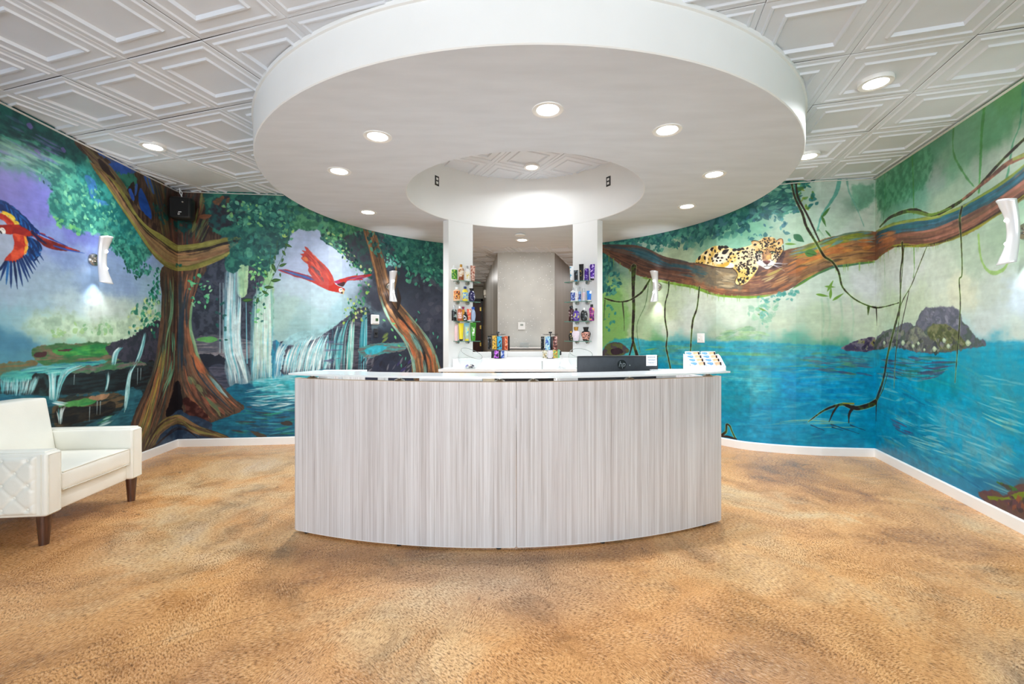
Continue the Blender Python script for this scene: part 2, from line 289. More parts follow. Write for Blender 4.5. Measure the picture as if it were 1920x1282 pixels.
    M.flow([(420,560),(420,650),(432,700),(430,724)], [(436,560),(436,650),(448,695),(452,722)], 60, [(110,190,204),(170,210,216),(214,230,232)], w=(1,3), ln=(.3,.6), alpha=(.3,.8))
    for x in (412,418): M.line([(x,530),(x,660)], [1.5,2.5], (170,196,200), alpha=.6)
    M.line([(461,560),(462,640),(463,680)], [1,2,2.5], (130,200,214), alpha=.9)
    M.flow([(474,600),(474,660),(470,716)], [(512,600),(512,640),(512,718)], 120, WH+[(60,160,190),(90,180,200)], w=(1,3.5), ln=(.2,.6), alpha=(.3,.85))
    M.flow([(476,520),(476,600),(472,716)], [(506,520),(508,600),(510,720)], 90, [(200,226,206),(226,238,230),(180,214,190)], w=(1,3), ln=(.3,.7), alpha=(.3,.7))
    M.poly([(512,640),(530,645),(548,636),(548,720),(512,718)], (44,140,170), (70,110,140), rough=3, soft=3, grain='v')
    M.flow([(524,638),(515,670),(512,715)], [(560,640),(534,660),(524,720)], 70, WH+[(40,130,170)], w=(1,3), ln=(.3,.8))
    # middle right falls
    M.poly([(548,640),(600,625),(640,600),(690,575),(695,640),(690,705),(545,705),(530,680)], (50,56,72), (84,84,98), rough=4, soft=3, grain='h')
    M.poly([(555,622),(600,618),(640,600),(600,630),(560,645),(530,642)], (150,196,200), rough=3, soft=4, alpha=.9)
    M.flow([(545,645),(535,670),(530,700)], [(590,625),(572,655),(560,705)], 110, WH+[(90,190,204)], w=(1,3), ln=(.3,.8))
    M.flow([(590,628),(572,660),(562,705)], [(622,622),(610,650),(602,705)], 110, WH+[(110,196,204)], w=(1,3), ln=(.3,.8))
    M.flow([(600,625),(612,640),(604,700)], [(670,580),(650,620),(646,705)], 90, [(66,160,170),(110,196,200),(50,80,96),(206,228,228),(44,56,74)], w=(1.5,4), ln=(.3,.8))
    M.flow([(655,600),(650,650),(646,705)], [(665,595),(662,650),(660,705)], 40, [(60,180,176),(150,214,206),(226,240,236)], w=(1.5,4), ln=(.3,.9))
    M.flow([(682,575),(676,620),(672,700)], [(688,575),(688,620),(686,700)], 30, [(70,190,200),(140,210,220),(40,150,170)], w=(1,3), ln=(.4,.9))
    for y in (640,655,672): M.flow([(604,y),(645,y-3)], [(604,y+8),(645,y+6)], 6, [(110,110,120),(96,100,140),(70,70,90)], w=(2,4), ln=(.2,.5), alpha=(.3,.6))
    # pool
    M.poly([(425,725),(512,716),(560,700),(640,700),(640,835),(333,835),(370,800),(430,775)], (24,104,128), (20,84,112), rough=3, soft=5, grain='h')
    M.poly([(470,715),(520,706),(560,700),(640,712),(560,745),(500,738)], (140,206,214), (60,170,180), rough=4, soft=8, grain='h', alpha=.9)
    M.flow([(440,730),(500,722),(560,716)], [(470,766),(510,770),(560,765)], 110, [(210,236,238),(130,206,214),(30,130,150),(60,170,176),(20,90,120),(226,242,240)], w=(1,2.6), ln=(.12,.5), alpha=(.4,.9))
    M.flow([(450,760),(500,765),(560,760)], [(430,812),(500,815),(560,812)], 130, [(20,70,100),(40,140,110),(28,110,140),(90,180,190),(24,84,120),(60,60,60)], w=(1.5,4), ln=(.1,.4), alpha=(.35,.85))
    M.poly([(525,792),(540,788),(548,795),(535,797)], (56,52,50), rough=1.5); M.poly([(468,806),(490,812),(500,818),(480,817)], (70,64,54), rough=1.5)
    # ---- trunk and buttress roots
    L_ = [(303,500),(304,560),(300,620),(288,690),(268,740),(250,780),(238,835)]
    R_ = [(384,490),(372,530),(360,562),(357,600),(364,645),(374,672),(392,698),(414,722),(432,742),(458,766)]
    M.poly(L_+[(262,850),(290,842),(333,832),(360,800),(400,790)]+R_[::-1], (92,66,46), (64,54,46), rough=2, soft=1.5, grain='v')
    M.flow(L_, [(333,500),(333,600),(330,700),(316,780),(300,835)], 260, [(104,70,44),(70,50,42),(44,36,38),(134,86,50),(112,128,84),(88,72,52),(60,66,62)], w=(2,6), ln=(.1,.35), alpha=(.5,.95))
    M.flow([(335,500),(335,600),(336,680),(350,740),(400,790)], R_, 260, [(150,92,52),(112,72,48),(60,46,44),(176,100,48),(86,74,60),(46,60,70),(120,88,60)], w=(2,6), ln=(.1,.35), alpha=(.5,.95))
    M.flow([(334,510),(333,600),(334,700)], [(344,510),(344,600),(346,690)], 40, [(44,54,68),(36,60,70),(60,60,60)], w=(2,5), ln=(.2,.5))
    M.flow([(360,560),(354,600),(362,650),(376,690)], [(363,560),(358,600),(366,645),(382,690)], 26, [(150,180,140),(120,160,120)], w=(2,4), ln=(.15,.4))
    M.flow([(358,660),(368,690),(378,700)], [(366,660),(376,680),(386,700)], 14, [(196,106,44),(176,90,40)], w=(3,6), ln=(.4,.8))
    M.flow([(388,700),(404,722),(424,745)], [(392,700),(410,722),(432,748)], 20, [(140,170,170),(110,150,150)], w=(2,4), ln=(.3,.5))
    M.flow([(316,520),(320,580),(306,640),(300,720)], [(322,520),(324,580),(314,640),(304,720)], 26, [(120,160,124),(90,140,110)], w=(1.5,4), ln=(.1,.3))
    M.flow([(322,620),(320,680),(300,740)], [(326,620),(326,690),(306,750)], 22, [(110,176,140),(90,150,120)], w=(1.5,4), ln=(.15,.3))
    M.flow([(305,650),(286,720),(262,790),(246,830)], [(312,650),(300,720),(280,800),(270,835)], 60, [(176,150,74),(134,130,76),(150,90,44),(110,110,70)], w=(2,6), ln=(.15,.35), alpha=(.6,1))
    M.poly([(332,712),(340,730),(342,765),(345,770),(312,780),(318,750)], (22,18,22), rough=3, soft=2)
    M.poly([(345,745),(372,760),(392,785),(380,790),(350,780)], (60,30,28), (90,48,36), rough=4, soft=3)
    M.flow([(345,700),(365,735),(398,785)], [(362,700),(390,740),(430,775)], 60, [(126,134,92),(96,112,84),(150,84,50),(70,46,38),(84,66,48)], w=(3,7), ln=(.15,.4))
    M.poly([(290,835),(300,800),(333,768),(350,775),(395,792),(400,815),(430,830),(333,840),(262,860)], (42,60,84), (50,72,96), rough=3, soft=3)
    M.flow([(265,850),(290,800),(315,782),(340,778),(365,795),(400,808),(435,822)], [(275,858),(300,815),(325,796),(345,796),(362,812),(395,818),(435,824)], 130, [(140,134,76),(116,104,62),(96,76,50),(150,110,64),(64,48,40)], w=(2,5), ln=(.08,.25), alpha=(.7,1))
    M.flow([(268,856),(300,822),(330,800),(350,804),(370,818)], [(270,860),(304,826),(332,804),(352,808),(372,822)], 26, [(40,30,32)], w=(1.5,3), ln=(.1,.3))
    # limb across the corner
    limb_t = [(190,318),(221,344),(240,378),(267,418),(301,440),(332,460),(362,459),(394,453),(431,444),(464,448)]
    limb_b = [(165,300),(197,345),(222,382),(246,416),(272,456),(299,490),(332,507),(365,504),(394,493),(431,477),(464,452)]
    M.poly(limb_t+limb_b[::-1], (140,102,56), (104,76,46), rough=2, soft=1.5, grain='h')
    M.flow(limb_t, limb_b, 170, [(126,112,58),(160,110,60),(88,64,44),(146,90,48),(70,52,42),(154,140,80)], w=(2,5), ln=(.1,.35), alpha=(.5,.9))
    M.flow(limb_t, limb_b, 90, [(150,118,66),(170,122,70),(128,92,54)], w=(3,8), ln=(.08,.25), q=(.25,.85), alpha=(.5,.9))
    M.flow(limb_t, limb_b, 60, [(132,128,64),(150,146,80),(110,104,56)], w=(3,6), ln=(.1,.3), q=(.0,.2), alpha=(.6,1))
    M.flow(limb_t, limb_b, 50, [(132,128,64),(150,146,80),(110,104,56)], w=(2,5), ln=(.1,.3), q=(.85,1), alpha=(.6,1))
    M.flow(limb_t, limb_b, 24, [(40,32,34)], w=(1,3), ln=(.08,.2), q=(.22,.4), alpha=(.6,1))
    M.dabs([(285,505),(303,505),(302,600),(292,640),(262,600)], 60, (5,10), [(40,130,100),(110,190,150),(24,96,80),(70,160,120),(180,214,150)])
    M.dabs([(290,500),(300,500),(298,560),(282,560)], 30, (5,11), [(40,140,110),(20,90,76)])
    M.dabs([(325,500),(335,490),(340,500)], 3, (4,8), [(20,90,76)])
    # ---- canopy of the back wall
    M.poly([(395,350),(560,350),(840,440),(840,540),(800,520),(760,500),(735,480),(700,500),(690,520),(668,500),(650,482),(630,470),(605,450),(596,432),(580,430),(560,430),(545,440),(540,460),(520,470),(505,505),(494,520),(480,505),(455,495),(440,512),(420,505),(430,470),(450,445),(420,440),(395,425)], (34,88,84), (52,112,96), rough=6, soft=3, gs=2.2)
    M.poly([(560,365),(690,410),(740,420),(690,440),(650,440),(620,452),(596,432),(570,430),(548,428),(540,400)], (56,118,88), (80,142,104), rough=6, soft=6, gs=2)
    M.poly([(640,450),(700,430),(740,470),(735,500),(700,500),(680,505),(668,492),(650,480)], (70,72,86), (56,84,84), rough=5, soft=5)
    M.poly([(400,370),(440,372),(460,400),(430,420),(400,430),(390,400)], (52,50,60), (40,76,78), rough=6, soft=5)
    for p in [[(398,378),(415,366),(420,372),(408,384)],[(370,405),(396,402),(384,412)],[(420,375),(432,370),(428,384)]]: M.poly(p, (140,84,46), (90,70,50), rough=3, soft=2)
    M.dabs([(430,370),(540,368),(560,400),(530,450),(500,500),(450,490),(425,460),(440,420)], 260, (6,17), DK+GR[:4], alpha=(.3,.75))
    M.dabs([(410,380),(530,375),(535,420),(440,425)], 70, (5,11), [(88,160,130),(110,180,150),(70,140,120),(130,190,120)])
    M.dabs([(520,420),(552,418),(550,450),(525,445)], 26, (5,10), [(170,206,110),(90,160,120),(60,130,110)])
    M.dabs([(540,380),(700,415),(830,460),(830,520),(790,520),(740,490),(690,450),(600,430)], 240, (6,17), DK+GR[:4]+[(70,150,120)], alpha=(.3,.75))
    M.dabs([(596,425),(640,440),(665,478),(676,500),(660,502),(640,480),(610,455)], 90, (4,9), [(20,66,60),(110,180,120),(70,150,100),(18,56,52),(170,200,130)])
    M.dabs([(662,495),(700,500),(690,560),(670,600),(650,600),(672,550),(668,520)], 60, (4,9), [(18,62,56),(110,180,110),(60,140,100),(200,214,150),(30,90,76)])
    M.dabs([(650,560),(690,540),(692,600),(640,610)], 40, (4,9), [(40,120,90),(150,190,90),(20,70,60),(190,210,120)])
    M.dabs([(700,470),(830,480),(830,530),(780,540),(740,510)], 90, (6,12), [(60,150,120),(90,180,140),(34,100,90),(24,76,74)])
    M.dabs([(715,480),(760,490),(750,500),(720,500)], 20, (5,10), [(120,190,180),(80,170,150)])
    # rocks on the right
    M.dabs([(690,500),(735,520),(760,600),(825,600),(825,700),(700,700),(690,600)], 90, (10,26), [(44,48,62),(58,62,76),(70,72,88),(36,40,52)], asp=(.6,.9), alpha=(.2,.5))
    M.dabs([(770,520),(825,520),(825,640),(790,640)], 46, (8,22), [(86,88,102),(100,100,110),(66,70,84),(40,44,58)], asp=(.5,.9), alpha=(.25,.55))
    M.poly([(670,655),(700,645),(760,642),(758,656),(720,662),(690,670)], (110,110,110), (80,150,150), rough=3, soft=2, grain='h')
    M.poly([(684,655),(705,648),(725,650),(710,660),(690,664)], (60,176,196), rough=2); M.flow([(710,636),(725,620),(728,622)], [(716,642),(724,635),(730,628)], 10, [(130,150,80),(110,130,70)], w=(3,6), ln=(.4,.8))
    M.dabs([(680,665),(770,670),(800,640),(800,700),(680,702)], 30, (8,20), [(130,130,140),(40,40,54),(70,60,120),(150,150,160)], asp=(.15,.35), ang=-.8, jit=1, alpha=(.5,.9))
    # leaning tree
    A = [(680,425),(692,470),(702,510),(712,560),(728,600),(752,630),(770,665),(776,712)]
    B = [(700,430),(718,480),(728,520),(742,560),(768,590),(800,630),(818,665),(826,712)]
    M.poly(A+B[::-1], (140,98,52), (110,78,48), rough=1.5, soft=1.4, grain='v')
    M.flow(A, B, 220, [(168,118,60),(120,84,50),(84,62,46),(190,130,62),(146,100,56),(100,74,52)], w=(2,5), ln=(.1,.4), alpha=(.5,.95))
    M.flow(A, B, 40, [(60,46,42),(44,38,40)], w=(2,5), ln=(.15,.4), q=(.4,.6), rng=(.35,1), alpha=(.6,.9))
    M.flow(A, B, 30, [(130,176,160),(150,190,170)], w=(1.5,3.5), ln=(.1,.4), q=(0,.1), rng=(.4,1), alpha=(.6,.9)); M.flow(A, B, 24, [(120,170,160),(110,150,140)], w=(2,4), ln=(.15,.3), q=(.4,.5), rng=(.6,1))
    M.flow(A, B, 26, [(210,116,44),(196,100,40)], w=(3,6), ln=(.1,.25), q=(.1,.9), rng=(.5,.95), alpha=(.6,.9)); M.flow(A, B, 20, [(120,170,150)], w=(1.5,3), ln=(.1,.3), q=(.92,1), rng=(.5,1))
    M.line([(742,500),(742,520),(736,545)], [3,5,8], (150,110,60)); M.dabs([(680,430),(730,430),(735,480),(700,480)], 46, (6,12), DK+GR[:3])
    M.line([(745,540),(748,560),(745,580)], [3,8,4], (54,44,44))
    for x, y, a in [(735,618,.9),(741,632,1.2),(748,648,.6),(720,600,.4),(738,606,.2)]: M.leaf(*M.at(x,y)[:2], 9, 4, a, (110,190,120))
    for x, y, a in [(812,625,1.3),(820,632,2),(818,650,1.6),(750,665,.5),(760,672,1.8),(752,685,1.6),(785,585,.8),(780,600,1.9)]: M.leaf(*M.at(x,y)[:2], 9, 3, a, (70,160,130))
    # hanging vines between the falls and the parrot
    for v in [[(540,430),(533,470),(520,500),(508,525),(495,550),(470,562)],[(520,450),(516,480),(506,515)],[(508,460),(505,500)]]: M.line(v, 1, (60,96,60), alpha=.8)
    for x, y, a, L in [(540,460,.4,7),(532,474,1.1,6),(529,488,1.9,5),(530,496,-.4,8),(515,483,1.4,5),(513,502,1.2,9),(498,512,1.2,8),(517,525,-.15,9),(504,538,0,9),(497,548,.5,7),(464,562,-.1,10),(482,564,1.8,7),(525,515,1.5,4),(512,514,2,3),(541,510,2,2)]:
        p = M.at(x,y); M.leaf(p[0], p[1], L*p[2], L*.34*p[2], a, (40,76,34)); M.leaf(p[0], p[1], L*.8*p[2], L*.16*p[2], a, (70,110,44))
    M.dabs([(350,515),(384,505),(400,550),(385,575),(362,585),(358,560)], 36, (5,10), [(110,200,140),(80,170,120),(150,210,160),(40,120,100)])
    M.dabs([(470,480),(500,470),(500,560),(490,610),(470,600),(468,540)], 60, (4,9), [(30,90,80),(110,190,120),(60,140,100),(150,210,130)]); M.dabs([(405,560),(425,560),(425,640),(405,640)], 14, (5,10), [(28,86,80)])
    # ---- scarlet macaw on the left wall
    bl = [(16,50,110),(24,80,150),(12,36,84),(30,100,170)]; rd = [(190,40,30),(160,30,28),(206,70,50)]
    M.poly([(-30,372),(0,375),(20,383),(38,398),(52,410),(64,424),(73,434),(68,440),(50,440),(38,430),(28,412),(10,398),(-30,388)], (22,62,128), (14,40,92), rough=2, soft=1.2)
    M.flow([(0,376),(30,392),(60,418)], [(0,390),(24,408),(40,432)], 70, bl, w=(2,4), ln=(.12,.3)); 
    for i in range(16):
        t = i/15; x = 6+t*66; y = 377+t*57+4*math.sin(t*3); M.line([(x,y),(x+4-2*t,y+11)], [1.5,4], bl[i % 4])
    M.flow([(0,392),(20,402),(36,420)], [(0,398),(16,408),(30,422)], 46, [(240,206,60),(246,220,100),(230,170,50)], w=(2,5), ln=(.15,.3), alpha=(.8,1))
    M.poly([(-30,392),(0,399),(14,408),(26,420),(14,420),(0,410),(-30,402)], (186,44,34), (206,76,60), rough=1.5)
    M.poly([(-20,421),(10,420),(36,422),(52,430),(60,438),(46,442),(24,438),(10,437),(-4,428),(-20,428)], (180,42,30), (140,30,28), rough=1.2)
    M.poly([(0,426),(6,426),(10,432),(9,437),(2,437),(-4,434)], (236,232,226), rough=.6); M.line([(0,433),(2,436)], 3, (40,30,30)); M.line([(3,428),(7,431)], .8, (60,50,50))
    M.poly([(24,437),(42,440),(50,444),(50,460),(44,478),(34,488),(12,492),(10,484),(22,470),(28,454)], (190,48,34), (210,80,50), rough=1.5)
    M.flow([(42,440),(48,455),(44,475)], [(50,442),(52,458),(46,480)], 40, [(236,190,60),(240,160,60),(220,110,50)], w=(2,4), ln=(.15,.3), alpha=(.8,1))
    M.flow([(50,442),(54,458),(48,478)], [(66,444),(78,470),(60,492)], 90, bl, w=(3,5), ln=(.15,.35), alpha=(.8,1))
    for (x0,y0),(x1,y1) in [((56,450),(81,487)),((54,462),(74,494)),((52,470),(69,500)),((48,478),(66,505)),((44,480),(61,512)),((40,484),(56,521)),((36,486),(52,527)),((32,488),(42,536)),((26,490),(32,541)),((20,490),(20,540)),((15,490),(11,532)),((12,490),(0,525)),((10,490),(-8,514))]:
        M.line([(x0,y0),((x0+x1)/2,(y0+y1)/2),(x1,y1)], [4,4.6,.8], bl[int(x0) % 4])
    M.poly([(58,430),(72,440),(100,452),(128,462),(150,470),(140,471),(110,468),(86,462),(72,450),(60,440)], (110,30,30), (150,44,40), rough=1)
    M.line([(68,434),(95,447),(126,461)], [3,2,1], (30,50,140)); M.line([(100,460),(128,468),(158,474)], [2,3,.6], (30,70,160)); M.line([(60,434),(72,446),(86,456)], [5,6,2], (30,26,70)); M.line([(75,436),(84,439)], 1.5, (170,40,36)); M.line([(90,443),(100,448)], 1.5, (170,40,36))
    # ---- scarlet macaw on the back wall
    def q(pts): return [(510+x/10.105, 450+y/10.105) for x, y in pts]
    M.poly(q([(110,560),(300,560),(560,630),(760,700),(900,840),(760,790),(560,720),(400,680),(250,620)]), (176,60,66), (140,60,90), rough=.8)
    M.flow(q([(150,545),(420,620),(800,720)]), q([(150,560),(430,650),(870,830)]), 26, [(60,100,170),(90,80,150),(150,60,80),(70,120,180)], w=(1.5,3), ln=(.3,.6))
    M.poly(q([(640,740),(760,800),(960,900),(1100,960),(1250,985),(1330,1010),(1370,960),(1370,915),(1290,880),(1200,830),(1150,790),(900,780)]), (192,60,48), (176,48,40), rough=.7)
    M.poly(q([(545,340),(600,400),(690,480),(680,560),(720,640),(780,720),(860,800),(960,850),(1120,850),(1170,790),(1140,680),(1100,600),(1050,530),(960,440),(840,340),(740,230),(660,140),(610,120),(640,200),(560,190),(600,240),(530,260),(570,300)]), (194,76,66), (178,56,48), rough=.8)
    M.flow(q([(560,320),(700,520),(860,800)]), q([(660,150),(960,450),(1150,780)]), 90, [(170,50,44),(220,100,84),(130,60,60),(226,90,60),(196,70,60)], w=(1,2.6), ln=(.12,.35), alpha=(.4,.9))
    M.flow(q([(560,320),(620,400)]), q([(620,300),(690,400)]), 8, [(216,120,70)], w=(2,4), ln=(.4,.9)); M.flow(q([(700,480),(850,620),(930,760)]), q([(760,480),(900,620),(980,800)]), 22, [(90,66,74),(120,70,70)], w=(1,2.4), ln=(.15,.3))
    M.poly(q([(1170,785),(1280,740),(1420,700),(1560,670),(1700,655),(1880,645),(1820,690),(1700,720),(1740,745),(1580,760),(1460,760),(1400,800),(1340,870),(1260,840)]), (200,56,44), (160,50,90), rough=.8)
    M.flow(q([(1400,720),(1600,690),(1860,655)]), q([(1450,750),(1600,730),(1750,730)]), 20, [(100,60,130),(210,70,60),(230,120,110),(150,40,50)], w=(1,2), ln=(.2,.5)); M.poly(q([(1220,830),(1380,790),(1340,880)]), (70,40,40), rough=.6)
    M.poly(q([(1268,910),(1330,910),(1330,960),(1290,985),(1262,960)]), (236,232,230), rough=.4); M.poly(q([(1330,935),(1365,950),(1350,1020),(1300,995),(1320,975)]), (226,200,150), rough=.3); M.poly(q([(1300,985),(1335,975),(1330,1012)]), (40,36,36), rough=.3); M.line(q([(1290,935),(1315,930)]), 1, (60,40,40))
    M.canvas_finish(); return M

def paint_right():
    M = Mural(PLAN_R, 290, 23)
    M.bg([(1130,480,(60,110,100)),(1140,560,(150,196,120)),(1135,600,(150,190,110)),(1200,560,(176,212,150)),(1240,580,(196,220,160)),(1160,640,(150,190,120)),(1200,630,(170,206,140)),(1260,620,(206,222,190)),(1300,600,(206,222,204)),
      (1180,470,(140,190,160)),(1230,450,(150,200,170)),(1280,470,(170,206,150)),(1300,440,(90,150,130)),(1340,400,(120,180,150)),(1400,420,(130,190,160)),(1260,500,(190,216,150)),(1440,380,(140,200,170)),(1480,360,(150,206,176)),(1500,400,(168,212,180)),
      (1560,380,(184,216,196)),(1600,350,(196,220,200)),(1630,400,(206,222,200)),(1560,430,(176,214,180)),(1610,380,(140,190,160)),(1600,440,(190,214,196)),(1480,430,(168,210,170)),
      (1320,560,(206,222,190)),(1380,590,(206,226,196)),(1440,570,(196,220,190)),(1500,560,(196,218,190)),(1560,540,(186,214,190)),(1620,540,(204,214,216)),(1600,580,(200,216,186)),(1540,590,(176,206,160)),(1400,620,(176,206,170)),(1460,610,(196,218,176)),(1560,620,(186,212,164)),(1620,620,(196,220,180)),
      (1340,630,(170,200,160)),(1230,650,(100,160,110)),(1270,650,(96,166,170)),(1330,650,(80,150,160)),(1400,650,(90,156,160)),(1480,655,(96,160,140)),(1560,655,(80,150,120)),(1250,690,(60,150,180)),(1380,690,(70,156,170)),(1420,700,(92,170,180)),(1500,690,(60,140,180)),(1600,680,(60,130,130)),
      (1380,740,(60,150,160)),(1450,740,(56,156,190)),(1540,720,(50,146,190)),(1620,720,(44,144,186)),(1360,790,(34,126,166)),(1440,790,(34,136,176)),(1540,780,(40,140,180)),(1600,800,(34,134,170)),(1380,830,(30,120,156)),(1500,835,(44,130,156)),(1600,840,(34,128,160)),
      (1700,320,(60,130,96)),(1660,380,(90,150,120)),(1720,360,(110,160,140)),(1760,330,(140,180,160)),(1800,300,(120,172,140)),(1860,240,(110,170,130)),(1910,180,(104,166,110)),(1850,310,(150,190,160)),(1900,290,(176,206,176)),(1780,380,(150,190,150)),(1740,290,(90,150,120)),
      (1660,500,(196,212,196)),(1700,520,(200,212,206)),(1760,520,(196,216,190)),(1820,500,(170,206,170)),(1800,540,(216,222,180)),(1880,460,(160,206,160)),(1860,540,(190,214,196)),(1900,560,(190,206,216)),(1850,600,(190,212,206)),(1900,620,(190,214,196)),(1680,570,(180,210,160)),(1720,560,(190,214,170)),
      (1860,660,(64,154,176)),(1900,670,(70,156,180)),(1800,690,(40,140,170)),(1740,720,(36,140,176)),(1680,700,(30,130,170)),(1860,740,(60,150,170)),(1910,760,(60,150,170)),(1680,760,(40,140,176)),(1780,780,(80,160,180)),(1720,800,(24,116,156)),(1840,820,(90,164,184)),(1900,840,(40,134,170)),
      (1660,840,(50,120,150)),(1700,860,(64,116,140)),(1780,870,(60,140,176)),(1840,880,(40,120,160)),(1890,900,(50,120,150)),(1920,940,(90,76,70)),(1960,900,(60,120,150)),(1980,700,(60,150,170)),(1980,300,(120,170,140)),(1980,560,(190,210,200))], mute=.45)
    # soft foliage washes
    M.poly([(1644,335),(1700,300),(1740,280),(1745,330),(1710,370),(1680,380),(1650,400),(1642,380)], (70,140,104), (96,160,124), rough=7, soft=12, alpha=.8)
    M.poly([(1598,345),(1635,350),(1638,380),(1618,392),(1598,378)], (110,170,140), rough=6, soft=10, alpha=.7)
    M.poly([(1130,560),(1160,545),(1180,600),(1165,650),(1130,650)], (130,180,100), (110,160,90), rough=6, soft=14, alpha=.6)
    M.flow([(1340,626),(1400,612),(1440,622)], [(1340,640),(1400,636),(1450,636)], 40, [(140,180,130),(160,196,140),(120,164,130)], w=(3,8), ln=(.1,.3), alpha=(.2,.5))
    for x in (1420,1436,1540,1552,1575,1596): M.line([(x,560),(x+4,600),(x-2,646)], [4,3,5], (150,190,160), alpha=.35, soft=4)
    M.dabs([(1400,575),(1460,560),(1450,600),(1430,620),(1405,600)], 40, (6,14), [(130,180,150),(150,196,160),(110,170,140)], alpha=(.3,.6))
    # ---- water
    M.poly([(1130,652),(1250,640),(1400,640),(1560,648),(1641,650),(1720,655),(1800,640),(1850,642),(1960,660),(1960,900),(1130,860)], (22,140,182), (46,154,184), rough=3, soft=7, grain='h', alpha=.7, gs=.9)
    M.flow([(1240,645),(1400,645),(1560,652)], [(1240,700),(1400,720),(1630,715)], 150, [(96,166,150),(60,140,180),(110,176,180),(50,130,160),(110,170,110),(64,150,190)], w=(2,5), ln=(.06,.22), alpha=(.25,.6))
    M.flow([(1200,650),(1300,646),(1440,650)], [(1180,690),(1300,668),(1500,668)], 18, [(120,164,70),(90,150,70),(130,170,60)], w=(2,5), ln=(.08,.2), alpha=(.3,.7))
    M.flow([(1500,662),(1580,660),(1638,668)], [(1500,690),(1580,700),(1638,705)], 70, [(70,64,100),(96,140,80),(44,90,110),(60,110,130),(90,80,110)], w=(2,5), ln=(.1,.3), alpha=(.4,.8))
    M.flow([(1356,715),(1500,720),(1636,725)], [(1356,840),(1500,845),(1636,840)], 180, [(30,120,164),(60,156,190),(40,134,176),(90,172,190),(26,112,150)], w=(2,6), ln=(.06,.25), alpha=(.2,.5))
    M.flow([(1420,795),(1500,783),(1600,788)], [(1430,800),(1510,800),(1610,800)], 14, [(110,190,210),(140,190,150)], w=(1,2.4), ln=(.2,.5), alpha=(.4,.8))
    M.poly([(1402,690),(1425,688),(1424,740),(1404,735)], (120,190,190), rough=4, soft=12, alpha=.4)
    M.flow([(1644,700),(1760,740),(1930,830)], [(1644,830),(1760,880),(1900,950)], 170, [(30,120,160),(90,170,190),(50,144,180),(120,186,190),(24,106,150),(80,150,150)], w=(2,6), ln=(.06,.22), alpha=(.25,.65))
    M.flow([(1700,660),(1800,680),(1930,760)], [(1660,700),(1800,740),(1930,840)], 120, [(50,140,176),(80,164,180),(40,130,166),(70,160,150)], w=(2,6), ln=(.08,.3), alpha=(.2,.5))
    M.flow([(1664,775),(1700,790),(1775,808)], [(1700,830),(1760,850),(1820,870)], 16, [(136,196,196),(120,186,190)], w=(1.5,3.5), ln=(.2,.5), alpha=(.5,.8)); M.flow([(1668,782),(1690,790),(1710,800)], [(1670,800),(1690,812),(1712,820)], 14, [(80,84,120),(60,70,110)], w=(2,4), ln=(.3,.6), alpha=(.4,.8))
    M.flow([(1826,765),(1870,785),(1930,800)], [(1840,780),(1880,800),(1930,815)], 9, [(150,204,190),(130,196,190)], w=(1.5,4), ln=(.3,.7), alpha=(.5,.9))
    M.poly([(1836,928),(1860,915),(1880,926),(1900,912),(1925,905),(1960,930),(1960,1010),(1910,985)], (104,74,62), (84,60,70), rough=3, soft=3); M.poly([(1852,928),(1880,930),(1920,918),(1960,916),(1960,926),(1900,936),(1860,936)], (110,130,50), rough=2); M.poly([(1868,902),(1885,905),(1910,918),(1890,918),(1878,910)], (60,120,60), (60,64,60), rough=1.5); M.dabs([(1870,935),(1925,925),(1930,970),(1890,950)], 24, (8,18), [(140,80,44),(90,64,70),(60,50,56)], asp=(.3,.6))
    M.poly([(1240,642),(1400,640),(1560,650),(1641,655),(1641,690),(1500,680),(1380,690),(1250,680)], (96,168,158), (60,146,170), rough=8, soft=30, grain='h', alpha=.5)
    M.poly([(1356,700),(1440,700),(1450,745),(1356,760)], (96,182,184), (56,156,176), rough=8, soft=34, grain='h', alpha=.6); M.poly([(1470,700),(1600,705),(1600,740),(1480,750)], (50,140,196), (60,156,190), rough=8, soft=34, grain='h', alpha=.5)
    M.poly([(1356,715),(1400,722),(1410,770),(1356,775)], (30,124,150), rough=6, soft=24, grain='h', alpha=.5); M.poly([(1400,795),(1520,790),(1480,835),(1400,830)], (60,152,190), rough=8, soft=36, grain='h', alpha=.5)
    M.poly([(1790,655),(1930,668),(1940,800),(1860,770),(1790,730)], (76,164,180), (56,146,166), rough=10, soft=44, alpha=.6); M.poly([(1760,760),(1840,790),(1900,860),(1850,880),(1770,820)], (104,178,196), (70,160,186), rough=10, soft=40, alpha=.6)
    M.poly([(1645,830),(1700,850),(1760,890),(1700,880),(1650,850)], (84,128,150), rough=8, soft=26, alpha=.6); M.poly([(1740,690),(1800,700),(1790,740),(1720,730)], (34,150,150), rough=8, soft=34, alpha=.4)
    M.flow([(1700,790),(1790,800),(1930,860)], [(1740,840),(1820,860),(1910,900)], 26, [(136,196,206),(116,186,200)], w=(2,6), ln=(.1,.3), alpha=(.35,.7)); M.flow([(1834,700),(1880,708),(1930,722)], [(1820,770),(1880,790),(1930,810)], 18, [(130,196,200),(110,184,190)], w=(2,5), ln=(.2,.5), alpha=(.3,.6))
    # ---- islands
    M.poly([(1575,652),(1600,640),(1620,634),(1641,632),(1641,655),(1600,658)], (74,66,92), (120,110,120), rough=2, soft=1.5)
    M.dabs([(1600,642),(1640,634),(1640,654),(1604,654)], 26, (5,12), [(50,44,66),(110,104,120),(150,150,120),(130,130,70)], asp=(.3,.6))
    M.poly([(1642,634),(1656,622),(1680,612),(1700,604),(1716,610),(1724,586),(1740,578),(1770,576),(1792,580),(1802,596),(1815,612),(1828,630),(1846,646),(1810,652),(1760,662),(1720,660),(1680,648),(1642,655)], (100,100,116), (74,84,80), rough=3, soft=2.5, gs=2)
